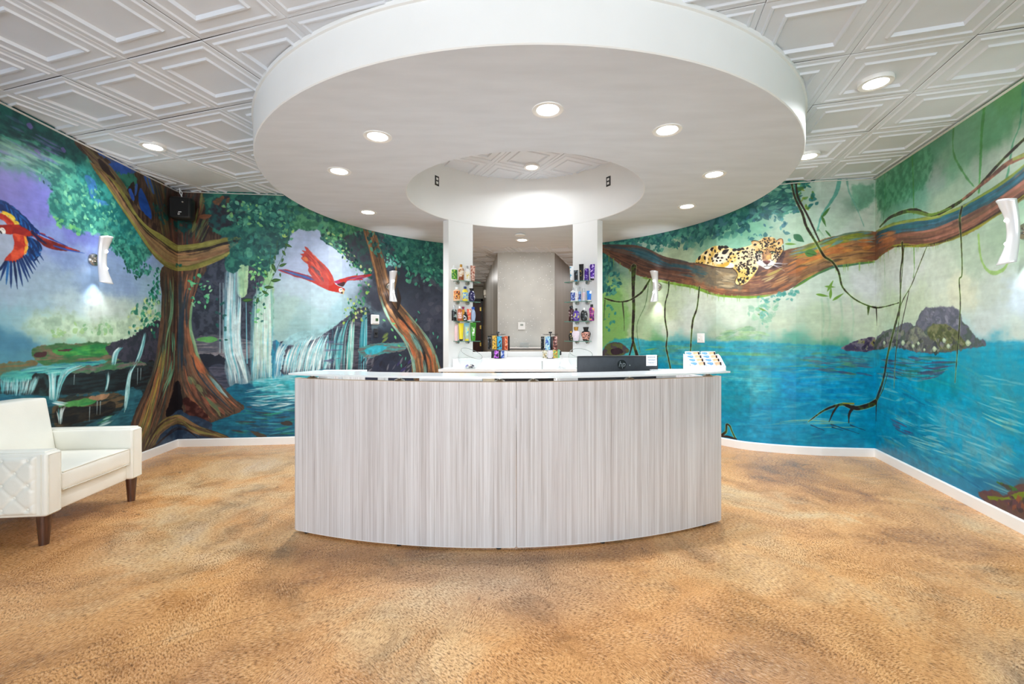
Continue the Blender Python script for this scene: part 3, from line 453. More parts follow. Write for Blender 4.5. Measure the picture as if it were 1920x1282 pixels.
    M.poly([(1720,600),(1732,580),(1770,574),(1796,580),(1804,600),(1798,625),(1770,612),(1740,612),(1728,620)], (112,112,130), (86,88,104), rough=3, soft=4)
    M.poly([(1738,615),(1760,605),(1785,612),(1800,630),(1810,648),(1770,656),(1745,640)], (84,90,56), (110,112,80), rough=3, soft=4); M.poly([(1696,650),(1700,625),(1720,612),(1745,635),(1762,658),(1724,660)], (96,96,100), (120,124,110), rough=3, soft=3)
    M.poly([(1642,640),(1660,625),(1690,618),(1685,640),(1660,652),(1642,655)], (70,84,74), (104,104,110), rough=3, soft=3)
    M.dabs([(1650,640),(1720,635),(1790,640),(1810,650),(1760,660),(1700,655)], 60, (6,14), [(60,60,70),(90,94,80),(120,120,130),(50,56,50)], asp=(.4,.7), alpha=(.4,.8))
    M.dabs([(1728,584),(1770,577),(1796,584),(1804,612),(1770,606),(1735,604)], 60, (6,16), [(128,128,146),(96,98,112),(150,150,166),(80,84,92)], asp=(.3,.6), ang=.3, jit=1.4, alpha=(.25,.6)); M.dabs([(1650,632),(1700,612),(1722,640),(1700,650),(1656,652)], 44, (5,14), [(122,122,132),(84,92,84),(60,62,72),(140,140,120)], asp=(.3,.6), ang=-.5, jit=1.2, alpha=(.3,.7)); M.dabs([(1738,620),(1790,612),(1812,646),(1760,654)], 40, (5,14), [(110,116,70),(74,80,56),(140,140,110),(60,60,62)], asp=(.3,.6), ang=.7, jit=1.2, alpha=(.3,.7))
    for x, y, r in [(1693,642,7),(1712,648,5),(1722,643,5),(1752,653,7),(1770,637,6),(1778,648,6),(1815,642,8),(1658,642,5),(1733,655,4)]:
        p = M.at(x,y); M.leaf(p[0], p[1], r*p[2], r*.75*p[2], 0, (156,176,150)); M.leaf(p[0], p[1]-1, r*.6*p[2], r*.4*p[2], 0, (196,208,180))
    M.flow([(1642,662),(1720,668),(1800,672)], [(1642,700),(1720,715),(1780,700)], 80, [(60,60,90),(40,90,110),(80,70,100),(90,150,160),(50,110,100)], w=(2,5), ln=(.08,.3), alpha=(.5,.85))
    M.poly([(1130,655),(1150,640),(1168,645),(1178,660),(1130,672)], (92,100,60), (70,60,70), rough=3, soft=3); M.poly([(1146,655),(1160,652),(1168,660),(1150,664)], (50,32,44), rough=1.5)
    # ---- background vines
    for v, w, c in [([(1574,336),(1568,360),(1556,380),(1540,405),(1532,432)],[8,7,5,3,2],(90,160,146)),([(1587,336),(1592,360),(1606,390),(1620,425)],[3,3,2,1],(120,176,160)),([(1845,200),(1840,250),(1838,300),(1835,360)],[8,6,6,4],(80,150,80)),
                    ([(1788,238),(1786,270),(1790,295),(1810,330),(1826,350)],[5,4,5,4,3],(80,140,80)),([(1918,160),(1912,230),(1898,270),(1890,320),(1876,372)],[5,4,4,4,4],(84,156,120)),([(1658,325),(1660,370),(1655,420)],[3,2.5,2],(70,140,90)),([(1710,290),(1712,340),(1713,400)],[4,3,3],(70,140,70)),
                    ([(1834,440),(1838,480),(1850,505),(1870,510),(1890,490),(1906,420)],[5,4,5,8,5,3],(150,190,110)),([(1713,460),(1714,500),(1712,520)],[3,2.5,1],(120,170,90)),([(1658,470),(1659,540)],[1.5,.8],(150,190,150))]:
        M.line(v, w, c, alpha=.85, rough=1, soft=1.6)
    # ---- upper canopy
    CN = [(44,104,104),(60,124,112),(84,150,134),(34,84,92),(70,120,130)]
    M.poly([(1130,430),(1500,325),(1510,352),(1480,370),(1494,392),(1470,404),(1450,395),(1430,400),(1400,420),(1370,420),(1350,438),(1320,445),(1310,455),(1296,440),(1270,448),(1240,458),(1200,452),(1180,470),(1130,480)], (44,102,100), (78,146,128), rough=7, soft=2, gs=2.6)
    M.dabs([(1150,455),(1300,420),(1420,370),(1490,345),(1500,395),(1440,410),(1380,440),(1320,455),(1300,468),(1240,462)], 300, (5,15), CN, alpha=(.5,.95))
    M.dabs([(1380,395),(1470,380),(1480,450),(1400,450),(1380,440)], 46, (5,11), [(60,110,130),(80,150,150),(44,100,110),(110,176,160)], alpha=(.5,.85))
    M.dabs([(1490,340),(1520,345),(1535,380),(1510,395),(1494,380)], 24, (6,12), [(70,110,60),(130,150,60),(40,110,110),(90,140,70)]); M.dabs([(1440,340),(1500,340),(1500,400),(1430,400)], 90, (6,16), CN+[(150,206,180)], asp=(.3,.5), ang=-.2, jit=1.2)
    M.dabs([(1150,470),(1230,460),(1250,470),(1200,475)], 30, (5,12), CN)
    # ---- the great branch
    T = [(1110,452),(1130,458),(1170,460),(1204,463),(1246,483),(1303,493),(1350,500),(1400,497),(1440,485),(1471,469),(1514,460),(1559,444),(1598,436),(1641.6,432.5),(1673,419),(1710,412),(1757.6,403),(1805,384.6),(1849,359),(1886,337),(1920,307),(1980,262)]
    Bm = [(1110,462),(1130,472),(1176,503),(1199,517),(1246,527),(1300,536.5),(1339,550.6),(1387,555),(1429,553),(1455,549),(1480,542),(1522,517),(1559,500),(1598,494),(1641.6,488.7),(1673,463),(1699,461.6),(1746.6,460),(1783,449),(1820,434),(1864,406.6),(1920,370),(1980,325)]
    M.poly(T+Bm[::-1], (136,88,52), (112,78,54), rough=1.5, soft=1.4, grain='h', sm=3)
    def sub(g, a, b): return [p for p in g if a <= p[0] <= b]
    T1, B1 = sub(T, 1130, 1320), sub(Bm, 1130, 1320)
    M.flow(T1, B1, 150, [(60,100,112),(44,84,96),(84,72,66),(100,74,58),(70,60,60)], w=(3,7), ln=(.15,.4), q=(0,.55), alpha=(.5,.9)); M.flow(T1, B1, 110, [(110,70,46),(86,58,46),(66,48,44),(130,86,56)], w=(2,6), ln=(.15,.4), q=(.45,1), alpha=(.5,.9))
    T2, B2 = sub(T, 1300, 1480), sub(Bm, 1300, 1482)
    M.flow(T2, B2, 190, [(150,98,60),(120,74,50),(170,110,60),(96,62,46),(186,130,76),(110,84,60)], w=(2,6), ln=(.12,.35), alpha=(.4,.9))
    M.poly([(1306,500),(1360,500),(1382,520),(1384,540),(1340,540),(1306,522)], (132,122,100), (100,96,84), rough=9, soft=14, alpha=.85); M.flow([(1340,505),(1362,512),(1380,512)], [(1345,538),(1362,538),(1378,540)], 26, [(176,160,130),(150,130,100),(190,170,136)], w=(2,6), ln=(.3,.7), alpha=(.4,.8)); M.flow([(1290,495),(1330,503)], [(1290,512),(1326,520)], 20, [(70,84,84),(60,96,104),(96,92,80)], w=(2,6), ln=(.3,.8), alpha=(.4,.8))
    T3, B3 = sub(T, 1465, 1645), sub(Bm, 1478, 1645)
    M.flow(T3, B3, 200, [(170,118,60),(146,104,56),(110,80,52),(196,144,66),(150,108,70),(92,72,50)], w=(2,6), ln=(.12,.35), alpha=(.4,.9))
    M.flow(T3, B3, 70, [(130,140,60),(110,120,70),(150,160,70),(110,150,150),(90,120,110)], w=(2,6), ln=(.1,.3), q=(.0,.3), alpha=(.5,.9)); M.flow(T3, B3, 30, [(210,130,50),(190,110,50)], w=(3,7), ln=(.1,.25), q=(.25,.65), alpha=(.6,.9))
    T4, B4 = sub(T, 1641, 1985), sub(Bm, 1641, 1985)
    M.flow(T4, B4, 240, [(50,96,116),(40,84,100),(70,110,130),(60,76,84),(44,100,110)], w=(3,8), ln=(.12,.35), q=(.05,.55), alpha=(.5,.9)); M.flow(T4, B4, 200, [(140,88,62),(120,78,56),(170,110,84),(96,64,52),(110,80,56)], w=(3,8), ln=(.12,.35), q=(.45,.95), alpha=(.5,.9))
    M.flow(T4, B4, 50, [(120,140,60),(150,160,80)], w=(1.5,3.5), ln=(.1,.3), q=(0,.06), alpha=(.6,.9)); M.flow(T4, B4, 60, [(56,40,40),(150,150,60)], w=(1.5,4), ln=(.1,.3), q=(.92,1), alpha=(.6,.9)); M.flow([(1645,440),(1680,430)], [(1645,480),(1680,462)], 40, [(170,100,50),(140,84,50),(190,120,60)], w=(2,6), ln=(.3,.8))
    M.flow(Bm[3:10], [(x,y+3) for x,y in Bm[3:10]], 60, [(120,160,60),(140,176,80),(100,130,50)], w=(1.5,3.5), ln=(.06,.2), alpha=(.5,.9)); M.flow(Bm[10:15], [(x,y+3) for x,y in Bm[10:15]], 40, [(100,140,60),(60,100,90)], w=(1.5,3.5), ln=(.1,.3))
    for i in range(60):
        x = M.rs.choice([M.rs.uniform(1140,1390), M.rs.uniform(1560,1780)]); y = np.interp(x, [b[0] for b in Bm], [b[1] for b in Bm]); M.line([(x,y-1),(x,y+M.rs.uniform(4,16))], [2.4,.5], (140,178,90), alpha=.6)
    for x,y,c in [(1440,520,(200,180,130)),(1450,508,(170,150,90)),(1425,512,(90,60,44)),(1462,522,(196,140,80)),(1478,500,(176,110,60)),(1490,512,(150,96,56)),(1470,535,(180,110,60)),(1432,536,(110,70,50))]:
        M.flow([(x-16,y+6),(x,y),(x+18,y-8)], [(x-14,y+12),(x+2,y+6),(x+18,y-3)], 6, [c], w=(1.5,4), ln=(.4,.9))
    # ---- dark hanging vines and roots
    VB, VG = (44,34,28), (64,84,36)
    def vine(pts, w, halo=(196,226,170)): M.line(pts, [a+2 for a in (w if hasattr(w,'__len__') else [w]*len(pts))], halo, alpha=.45, soft=1.6); M.line(pts, w, VB, c2=VG, rough=.5); 
    vine([(1188,500),(1187,540),(1188,580),(1186,620),(1187,640),(1194,665)], [10,6,6,5,5,6]); M.line([(1187,640),(1180,665)], [4,3], VB)
    vine([(1218,524),(1205,545),(1190,557),(1175,564),(1155,565),(1134,559)], [4,4,3,3,3,3]); vine([(1254,528),(1253,545),(1247,570),(1247,600),(1251,625),(1249,650),(1254,675),(1258,697)], [3.5,2.5,2.5,3,2.5,3,3,3]); vine([(1311,538),(1307,575),(1299,600),(1296,630),(1294,668)], [3.5,3,4,3,3]); M.line([(1167,566),(1170,600),(1170,620)], [3,1.5,.8], VB, alpha=.8); M.line([(1216,530),(1210,570),(1194,610),(1200,660)], [1.4,1.2,1,1.4], (90,120,80)); M.line([(1134,562),(1132,600)], [2,1], VG)
    M.dabs([(1130,480),(1150,490),(1165,530),(1160,550),(1130,556)], 80, (5,12), [(34,92,96),(50,120,120),(90,160,140)]); M.dabs([(1135,570),(1155,575),(1150,620),(1133,620)], 20, (4,8), [(60,140,130)])
    vine([(1484,343),(1490,370),(1504,400),(1512,425),(1530,455),(1545,480),(1560,490),(1572,510),(1578,535),(1592,552),(1612,566),(1641,576),(1660,574),(1685,567)], [3,3,4,4,4,4,3.5,3.5,3,2.5,2.5,3,2,2])
    M.line([(1492,343),(1496,370),(1512,400),(1526,430),(1536,452)], [3,3,3,3,2], VB); M.line([(1628,576),(1627,590)], [5,1], VG); M.line([(1643,578),(1644,610)], [5,1], VB)
    vine([(1649.5,425),(1670,406.6),(1710,394),(1746.6,403),(1783,388),(1820,362.6),(1842,340.6),(1875,304),(1920,260),(1980,205)], [4,6,8,6,7,6,6,6,6,6]); M.line([(1700,396),(1720,398),(1746,402),(1783,389)], [3,6,5,3], (110,140,60), alpha=.8)
    M.line([(1805,373),(1856,333),(1886,308),(1920,291),(1980,262)], [5,8,10,11,12], (110,72,54), c2=(150,100,70)); M.line([(1900,298),(1925,288),(1980,268)], [6,8,8], (150,170,90), alpha=.8)
    vine([(1803,388),(1799,410),(1801,440),(1803,480),(1803,515),(1798,524),(1800,560),(1799,600),(1796,640),(1792,690),(1790,716)], [5,6,4,3,3,3,2.5,3,3,2,1])
    vine([(1691,455),(1692,480),(1688,510),(1688,550),(1686,580),(1675,620),(1664,665),(1656,710),(1642,752)], [6,5,4,4,6,6,6,6,8]); M.line([(1695,460),(1692,500),(1689,540)], 2, VG); vine([(1738,460),(1720,505),(1708,535),(1690,568),(1685,600),(1678,680),(1676,726)], [2,2,2,2.5,2,2,1]); M.line([(1704,545),(1692,600),(1688,620)], [2,2,1], VB); M.line([(1664,700),(1655,730),(1643,752)], [2,2,2], VG)
    vine([(1642,752),(1632,758),(1610,764),(1595,762),(1580,757),(1560,762),(1542,770),(1528,780),(1515,790)], [9,9,8,7,5,4,3,2,1]); M.line([(1600,762),(1592,775),(1591,792)], [6,4,1.5], VB); M.line([(1572,758),(1562,772),(1554,790)], [4,3,1], VB); M.line([(1600,756),(1580,755)], [3,2], (150,150,60)); M.line([(1643,752),(1642,788)], [4,1], VB)
    for a,b in [((1520,796),(1545,806)),((1558,795),(1610,812)),((1594,796),(1622,806)),((1560,800),(1580,806))]: M.line([a,b], [2,.6], (40,70,96))
    vine([(1352,815),(1361,808),(1362,795),(1368,798),(1372,808),(1378,820)], [4,4,3,3,3,3]); M.line([(1352,817),(1365,818),(1380,822)], [3,4,3], (50,36,32))
    # grass like leaves
    LG = (110,150,70)
    for x,y,a,L in [(1548,398,-.9,13),(1544,414,1.2,12),(1553,438,.9,9),(1556,536,-1.1,12),(1556,537,.1,10),(1542,553,.2,12),(1557,548,-1.5,12),(1571,556,-.6,12),(1482,457,.1,10),(1430,580,.5,8),(1426,590,.4,6)]:
        p = M.at(x,y); M.leaf(p[0], p[1], L*p[2], L*.2*p[2], a, LG if y > 440 else (76,120,66))
    p = M.at(1500,446); M.leaf(p[0]-4, p[1], 20, 10, .7, (64,110,80)); p = M.at(1520,474); M.leaf(p[0], p[1], 18, 12, .1, (84,124,70)); M.line([(1512,474),(1530,478)], 1, (40,70,40))
    for i in range(7): M.line([(1535,430),(1515+i*7,440+i*3)], [1,.5], (110,150,110), alpha=.6)
    M.dabs([(1400,560),(1440,553),(1500,540),(1500,560),(1440,566)], 34, (5,10), [(90,160,150),(70,140,130)], alpha=(.5,.9)); M.dabs([(1425,562),(1440,562),(1438,610),(1425,610)], 14, (4,9), [(120,176,160)])
    # ---- jaguar
    def q(pts): return [(1280+x/8.014, 420+y/8.014) for x, y in pts]
    body = q([(195,575),(215,520),(290,440),(370,380),(450,335),(560,320),(650,325),(710,355),(800,375),(900,345),(1000,320),(1040,300),(1130,330),(1200,420),(1150,560),(1120,680),(1030,790),(960,880),(860,915),(800,900),(780,850),(820,760),(790,700),(740,660),(620,650),(480,635),(330,600)])
    M.poly(q([(1150,600),(1500,420),(1520,480),(1480,620),(1380,690),(1200,700),(1080,760)]), (70,50,48), (96,66,56), rough=2, soft=3)
    M.poly(body, (222,184,104), (236,212,160), rough=.6, soft=1.2, sm=3)
    M.poly(q([(470,470),(640,380),(700,420),(640,560),(500,600),(440,540)]), (236,224,200), rough=3, soft=8, alpha=.9)
    M.poly(q([(880,420),(1050,340),(1180,480),(1140,640),(1000,640),(880,640),(800,600)]), (234,220,190), (220,200,160), rough=3, soft=8, alpha=.85)
    M.poly(q([(620,620),(690,580),(760,600),(750,650),(660,655)]), (240,236,228), rough=1, soft=2); M.poly(q([(560,620),(660,575),(700,590),(640,640)]), (226,180,90), rough=1, soft=2)
    M.poly(q([(840,700),(1000,640),(1120,640),(1080,740),(960,870),(860,900),(800,870)]), (228,196,116), (238,216,150), rough=1, soft=3)
    M.line(q([(740,655),(790,700),(820,760),(785,850),(800,900),(860,918)]), 1.5, (50,36,34), alpha=.8); M.line(q([(200,580),(330,605),(480,640),(620,655),(740,665)]), 1.5, (50,38,34), alpha=.9)
    BK = (30,24,24)
    def spots(reg, n, sz, asp=(.5,.8), jit=3.1, ang=0): M.dabs(q(reg), n, sz, [BK,(44,32,28)], asp=asp, jit=jit, ang=ang, alpha=(.9,1))
    for x,y,L,a in [(250,505,42,-.9),(330,510,36,1.3),(350,425,36,-.5),(440,370,40,-.3),(555,360,44,1.2),(590,345,40,.1),(650,345,42,.3),(640,410,60,-.4),(485,405,30,1.4),(410,460,26,.7),(390,525,18,1),(440,520,30,1.3),(500,470,44,-.5),(455,550,26,-.3),(530,505,26,0),(590,505,26,.3),(510,550,22,.8),(565,545,20,0),(380,580,22,.2),(290,578,22,0),(240,572,14,0),(660,530,22,.8),(720,440,34,-.9),(690,490,28,-1.2),(780,385,40,.1),(850,380,40,0),(900,370,30,.6),(830,435,26,-.5),(760,450,20,1),(780,500,18,0),(720,510,16,.4),(740,560,20,.3),(680,560,16,1.2),(440,400,16,0),(520,430,14,1),(590,590,14,0)]:
        p = M.at(*q([(x,y)])[0]); M.leaf(p[0], p[1], L/8*p[2], L/8*.55*p[2], a, BK)
    spots([(830,470),(960,350),(1060,330),(1130,470),(1100,600),(960,620),(800,600)], 64, (2.2,4.6)); spots([(790,600),(1000,610),(960,660),(840,700),(790,680)], 36, (2,4)); spots([(830,720),(1000,640),(1110,640),(1080,720),(960,760)], 18, (3,6), ang=-.3, jit=1.4); spots([(810,800),(960,760),(1000,780),(940,880),(860,900)], 30, (2.4,4.6), ang=-.7, jit=1.6)
    # head
    M.poly(q([(1030,262),(1060,245),(1110,250),(1160,235),(1220,200),(1300,190),(1370,205),(1410,250),(1450,220),(1495,225),(1505,290),(1480,330),(1505,390),(1480,450),(1420,520),(1390,590),(1330,640),(1290,668),(1240,665),(1200,640),(1130,600),(1090,540),(1070,450),(1080,370),(1040,310)]), (214,170,106), (228,196,140), rough=.5, soft=1.2, sm=4)
    M.poly(q([(1190,520),(1320,520),(1390,560),(1340,630),(1280,668),(1220,655),(1130,600),(1110,560)]), (236,228,220), rough=1, soft=4); M.poly(q([(1080,440),(1180,440),(1200,520),(1120,560),(1085,520)]), (232,218,194), rough=1, soft=5); M.poly(q([(1330,470),(1440,440),(1440,510),(1370,560)]), (228,206,170), rough=1, soft=5)
    M.poly(q([(1200,400),(1240,360),(1290,370),(1330,420),(1320,520),(1260,550),(1195,530)]), (196,140,84), (216,170,110), rough=1, soft=5)
    M.poly(q([(1050,275),(1110,265),(1130,310),(1080,330)]), (232,196,150), rough=.6, soft=1.5); M.poly(q([(1080,290),(1110,300),(1085,325),(1060,310)]), BK, rough=.6); M.poly(q([(1420,260),(1480,235),(1480,300),(1430,320)]), (234,190,140), rough=.6, soft=1.5); M.poly(q([(1430,270),(1460,275),(1430,310)]), BK, rough=.6)
    M.line(q([(1030,262),(1060,245),(1120,252),(1170,280)]), 1, (50,36,30)); M.line(q([(1410,250),(1450,220),(1495,225),(1505,290)]), 1, (120,60,40)); M.line(q([(1505,320),(1510,390),(1480,450),(1420,530)]), 1.6, (40,30,28), alpha=.8)
    spots([(1150,250),(1230,205),(1360,210),(1410,260),(1400,330),(1300,350),(1160,320)], 56, (2,4.2), ang=0, jit=1.5); spots([(1100,340),(1200,330),(1210,400),(1180,560),(1090,540)], 44, (1.8,3.6)); spots([(1330,430),(1440,400),(1420,540),(1340,560)], 26, (1.8,3.4)); spots([(1330,340),(1470,340),(1490,400),(1440,460),(1350,400)], 26, (2,4.4)); spots([(1085,470),(1150,470),(1170,530),(1100,530)], 18, (1.6,3)); spots([(1380,470),(1460,440),(1430,530),(1390,560)], 14, (1.8,3.4)); spots([(1210,370),(1330,370),(1310,440),(1220,440)], 12, (1.5,2.6))
    for x in (1160, 1350): M.line(q([(x-38,415),(x,408),(x+40,425)]), 2.4, BK); M.line(q([(x-18,424),(x+18,424)]), 2.2, (140,160,130)); M.line(q([(x-3,424),(x+3,424)]), 1.6, BK)
    M.line(q([(1200,440),(1215,480),(1200,530)]), 1.2, (110,70,50), alpha=.7); M.line(q([(1325,440),(1315,490),(1325,530)]), 1.2, (110,70,50), alpha=.7)
    M.poly(q([(1198,548),(1318,548),(1290,590),(1262,608),(1230,590)]), (150,90,80), (60,40,40), rough=.4, sm=2); M.line(q([(1262,605),(1260,625),(1220,635)]), 1.2, BK); M.line(q([(1260,625),(1300,630),(1330,620)]), 1.2, BK); M.poly(q([(1220,640),(1300,636),(1290,668),(1240,668)]), (240,236,230), rough=.5, soft=1.5)
    for a,b in [((1330,590),(1570,590)),((1340,600),(1530,700)),((1330,610),(1500,640)),((1330,580),(1540,600)),((1180,590),(1060,560)),((1180,600),(1050,620)),((1190,610),(1080,640)),((1350,585),(1480,575))]: M.line(q([a,b]), [1.2,.5], (232,228,236), alpha=.8)
    M.canvas_finish(); return M
# ------------------------------------------------------------------ materials
MATS = {}
def lin(c):
    o = []
    for v in c[:3]:
        v = v/255; o.append(v/12.92 if v <= .04045 else ((v+.055)/1.055)**2.4)
    return (*o, 1)
def mat(name, c, rough=.5, metal=0., var=.05, scale=8., bump=0., bscale=60., trans=0., emit=0., coat=0., ior=1.5, stretch=(1, 1, 1), c2=None, alpha=1., spec=.5):
    if name in MATS: return MATS[name]
    m = bpy.data.materials.new(name); m.use_nodes = True; nt = m.node_tree; N = nt.nodes; L = nt.links; b = N['Principled BSDF']
    b.inputs['Roughness'].default_value = rough; b.inputs['Metallic'].default_value = metal; b.inputs['IOR'].default_value = ior
    b.inputs['Transmission Weight'].default_value = trans; b.inputs['Coat Weight'].default_value = coat; b.inputs['Specular IOR Level'].default_value = spec
    tc = N.new('ShaderNodeTexCoord'); mp = N.new('ShaderNodeMapping'); mp.inputs['Scale'].default_value = stretch
    L.new(tc.outputs['Object'], mp.inputs[0])
    nz = N.new('ShaderNodeTexNoise'); nz.inputs['Scale'].default_value = scale; nz.inputs['Detail'].default_value = 4; L.new(mp.outputs[0], nz.inputs['Vector'])
    rp = N.new('ShaderNodeValToRGB'); base = lin(c); other = lin(c2) if c2 else tuple(x*(1-2*var) for x in base[:3])+(1,)
    hi = base if c2 else tuple(min(1, x*(1+var)) for x in base[:3])+(1,)
    rp.color_ramp.elements[0].color = other; rp.color_ramp.elements[1].color = hi; rp.color_ramp.elements[0].position = .3; rp.color_ramp.elements[1].position = .7
    L.new(nz.outputs['Fac'], rp.inputs[0]); L.new(rp.outputs[0], b.inputs['Base Color'])
    if emit: b.inputs['Emission Color'].default_value = base; b.inputs['Emission Strength'].default_value = emit
    if bump:
        n2 = N.new('ShaderNodeTexNoise'); n2.inputs['Scale'].default_value = bscale; n2.inputs['Detail'].default_value = 5; L.new(mp.outputs[0], n2.inputs['Vector'])
        bp = N.new('ShaderNodeBump'); bp.inputs['Strength'].default_value = bump; bp.inputs['Distance'].default_value = .004; L.new(n2.outputs['Fac'], bp.inputs['Height']); L.new(bp.outputs[0], b.inputs['Normal'])
    MATS[name] = m; return m
def ramp(nt, stops, inp):
    rp = nt.nodes.new('ShaderNodeValToRGB'); e = rp.color_ramp.elements
    while len(e) < len(stops): e.new(.5)
    for k, (p, c) in enumerate(stops): e[k].position = p; e[k].color = lin(c) if len(c) == 3 else c
    nt.links.new(inp, rp.inputs[0]); return rp.outputs[0]
def print_mat(name, c, c2, c3, scale=26, stretch=(1, 1, 1), rough=.35):
    """printed packaging: patches and bands of three inks"""
    if name in MATS: return MATS[name]
    m = bpy.data.materials.new(name); m.use_nodes = True; nt = m.node_tree; N = nt.nodes; L = nt.links; b = N['Principled BSDF']; b.inputs['Roughness'].default_value = rough
    tc = N.new('ShaderNodeTexCoord'); mp = N.new('ShaderNodeMapping'); mp.inputs['Scale'].default_value = stretch; mp.inputs['Location'].default_value = (len(name)*.37, .2, len(name)*.11); L.new(tc.outputs['Object'], mp.inputs[0])
    nz = N.new('ShaderNodeTexNoise'); nz.inputs['Scale'].default_value = scale; nz.inputs['Detail'].default_value = 2; L.new(mp.outputs[0], nz.inputs['Vector'])
    o = ramp(nt, [(0, c2), (.42, c2), (.45, c), (.56, c), (.6, c3), (1, c3)], nz.outputs['Fac']); L.new(o, b.inputs['Base Color']); MATS[name] = m; return m
def image_mat(name, M):
    m = bpy.data.materials.new(name); m.use_nodes = True; nt = m.node_tree; N = nt.nodes; L = nt.links; b = N['Principled BSDF']; b.inputs['Roughness'].default_value = .42; b.inputs['Specular IOR Level'].default_value = .35
    im = bpy.data.images.new(name, M.W, M.H, alpha=False); px = np.ones((M.H, M.W, 4), np.float32); px[..., :3] = M.img[::-1]; im.pixels.foreach_set(px.ravel()); im.update(); im.pack()
    uv = N.new('ShaderNodeUVMap'); t = N.new('ShaderNodeTexImage'); t.image = im; t.extension = 'EXTEND'; t.interpolation = 'Cubic'; L.new(uv.outputs[0], t.inputs[0])
    hs = N.new('ShaderNodeHueSaturation'); hs.inputs['Saturation'].default_value = 1.; hs.inputs['Value'].default_value = 1.; L.new(t.outputs[0], hs.inputs['Color']); L.new(hs.outputs[0], b.inputs['Base Color'])
    tc = N.new('ShaderNodeTexCoord'); nz = N.new('ShaderNodeTexNoise'); nz.inputs['Scale'].default_value = 120; L.new(tc.outputs['Object'], nz.inputs['Vector'])
    bp = N.new('ShaderNodeBump'); bp.inputs['Strength'].default_value = .12; bp.inputs['Distance'].default_value = .003; L.new(nz.outputs['Fac'], bp.inputs['Height']); L.new(bp.outputs[0], b.inputs['Normal'])
    return m
PAINT = mat('white_paint', (236, 236, 234), .55, var=.012, scale=3, bump=.08, bscale=90)
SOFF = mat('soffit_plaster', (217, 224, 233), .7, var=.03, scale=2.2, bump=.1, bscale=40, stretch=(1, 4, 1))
TILE = mat('tile_vinyl', (220, 226, 234), .5, var=.02, scale=3, bump=.1, bscale=200)
TILEP = mat('plain_tile', (220, 224, 228), .8, var=.03, scale=5, bump=.3, bscale=120)
DARK = mat('dark_void', (36, 36, 38), .9)
BASEB = mat('baseboard_paint', (240, 240, 238), .35, var=.01)
CHROME = mat('brushed_nickel', (190, 186, 178), .25, metal=1, var=.05)
BLACK = mat('black_plastic', (22, 22, 24), .4, var=.1)
WPLAST = mat('white_plastic', (238, 238, 236), .35, var=.01)
WLAM = mat('white_laminate', (240, 240, 240), .25, var=.01, coat=.3)
LEATHER = mat('white_leather', (238, 236, 226), .42, var=.02, scale=5, bump=.12, bscale=160, coat=.08)
PIPING = mat('leather_piping', (226, 222, 208), .5)
WALNUT = mat('walnut_leg', (92, 56, 38), .35, c2=(56, 32, 22), scale=14, stretch=(6, 6, .6), coat=.3)
def thin_glass(name, c, tint=.96):
    m = bpy.data.materials.new(name); m.use_nodes = True; nt = m.node_tree; N = nt.nodes; L = nt.links; N.remove(N['Principled BSDF'])
    tr = N.new('ShaderNodeBsdfTransparent'); nz = N.new('ShaderNodeTexNoise'); nz.inputs['Scale'].default_value = 4; L.new(ramp(nt, [(0, c), (1, tuple(min(255, v+3) for v in c))], nz.outputs['Fac']), tr.inputs[0])
    gl = N.new('ShaderNodeBsdfGlossy'); gl.inputs['Roughness'].default_value = .02; fr = N.new('ShaderNodeLayerWeight'); fr.inputs['Blend'].default_value = .32
    mx = N.new('ShaderNodeMixShader'); L.new(fr.outputs['Facing'], mx.inputs[0]); mu = N.new('ShaderNodeMath'); mu.operation = 'POWER'; L.new(fr.outputs['Facing'], mu.inputs[0]); mu.inputs[1].default_value = 3.; L.new(mu.outputs[0], mx.inputs[0])
    L.new(tr.outputs[0], mx.inputs[1]); L.new(gl.outputs[0], mx.inputs[2]); L.new(mx.outputs[0], N['Material Output'].inputs[0]); return m
GLASS = thin_glass('clear_glass', (251, 254, 253))
GEDGE = mat('glass_edge', (120, 176, 156), .15, var=.1, trans=.4)
FROST = mat('frosted_glass', (240, 245, 246), .2, trans=0., var=.01, coat=.5)
LENS = mat('lamp_lens', (255, 253, 248), .4, emit=9., var=0)
LED = mat('led_glow', (255, 255, 255), .4, emit=14., var=0)

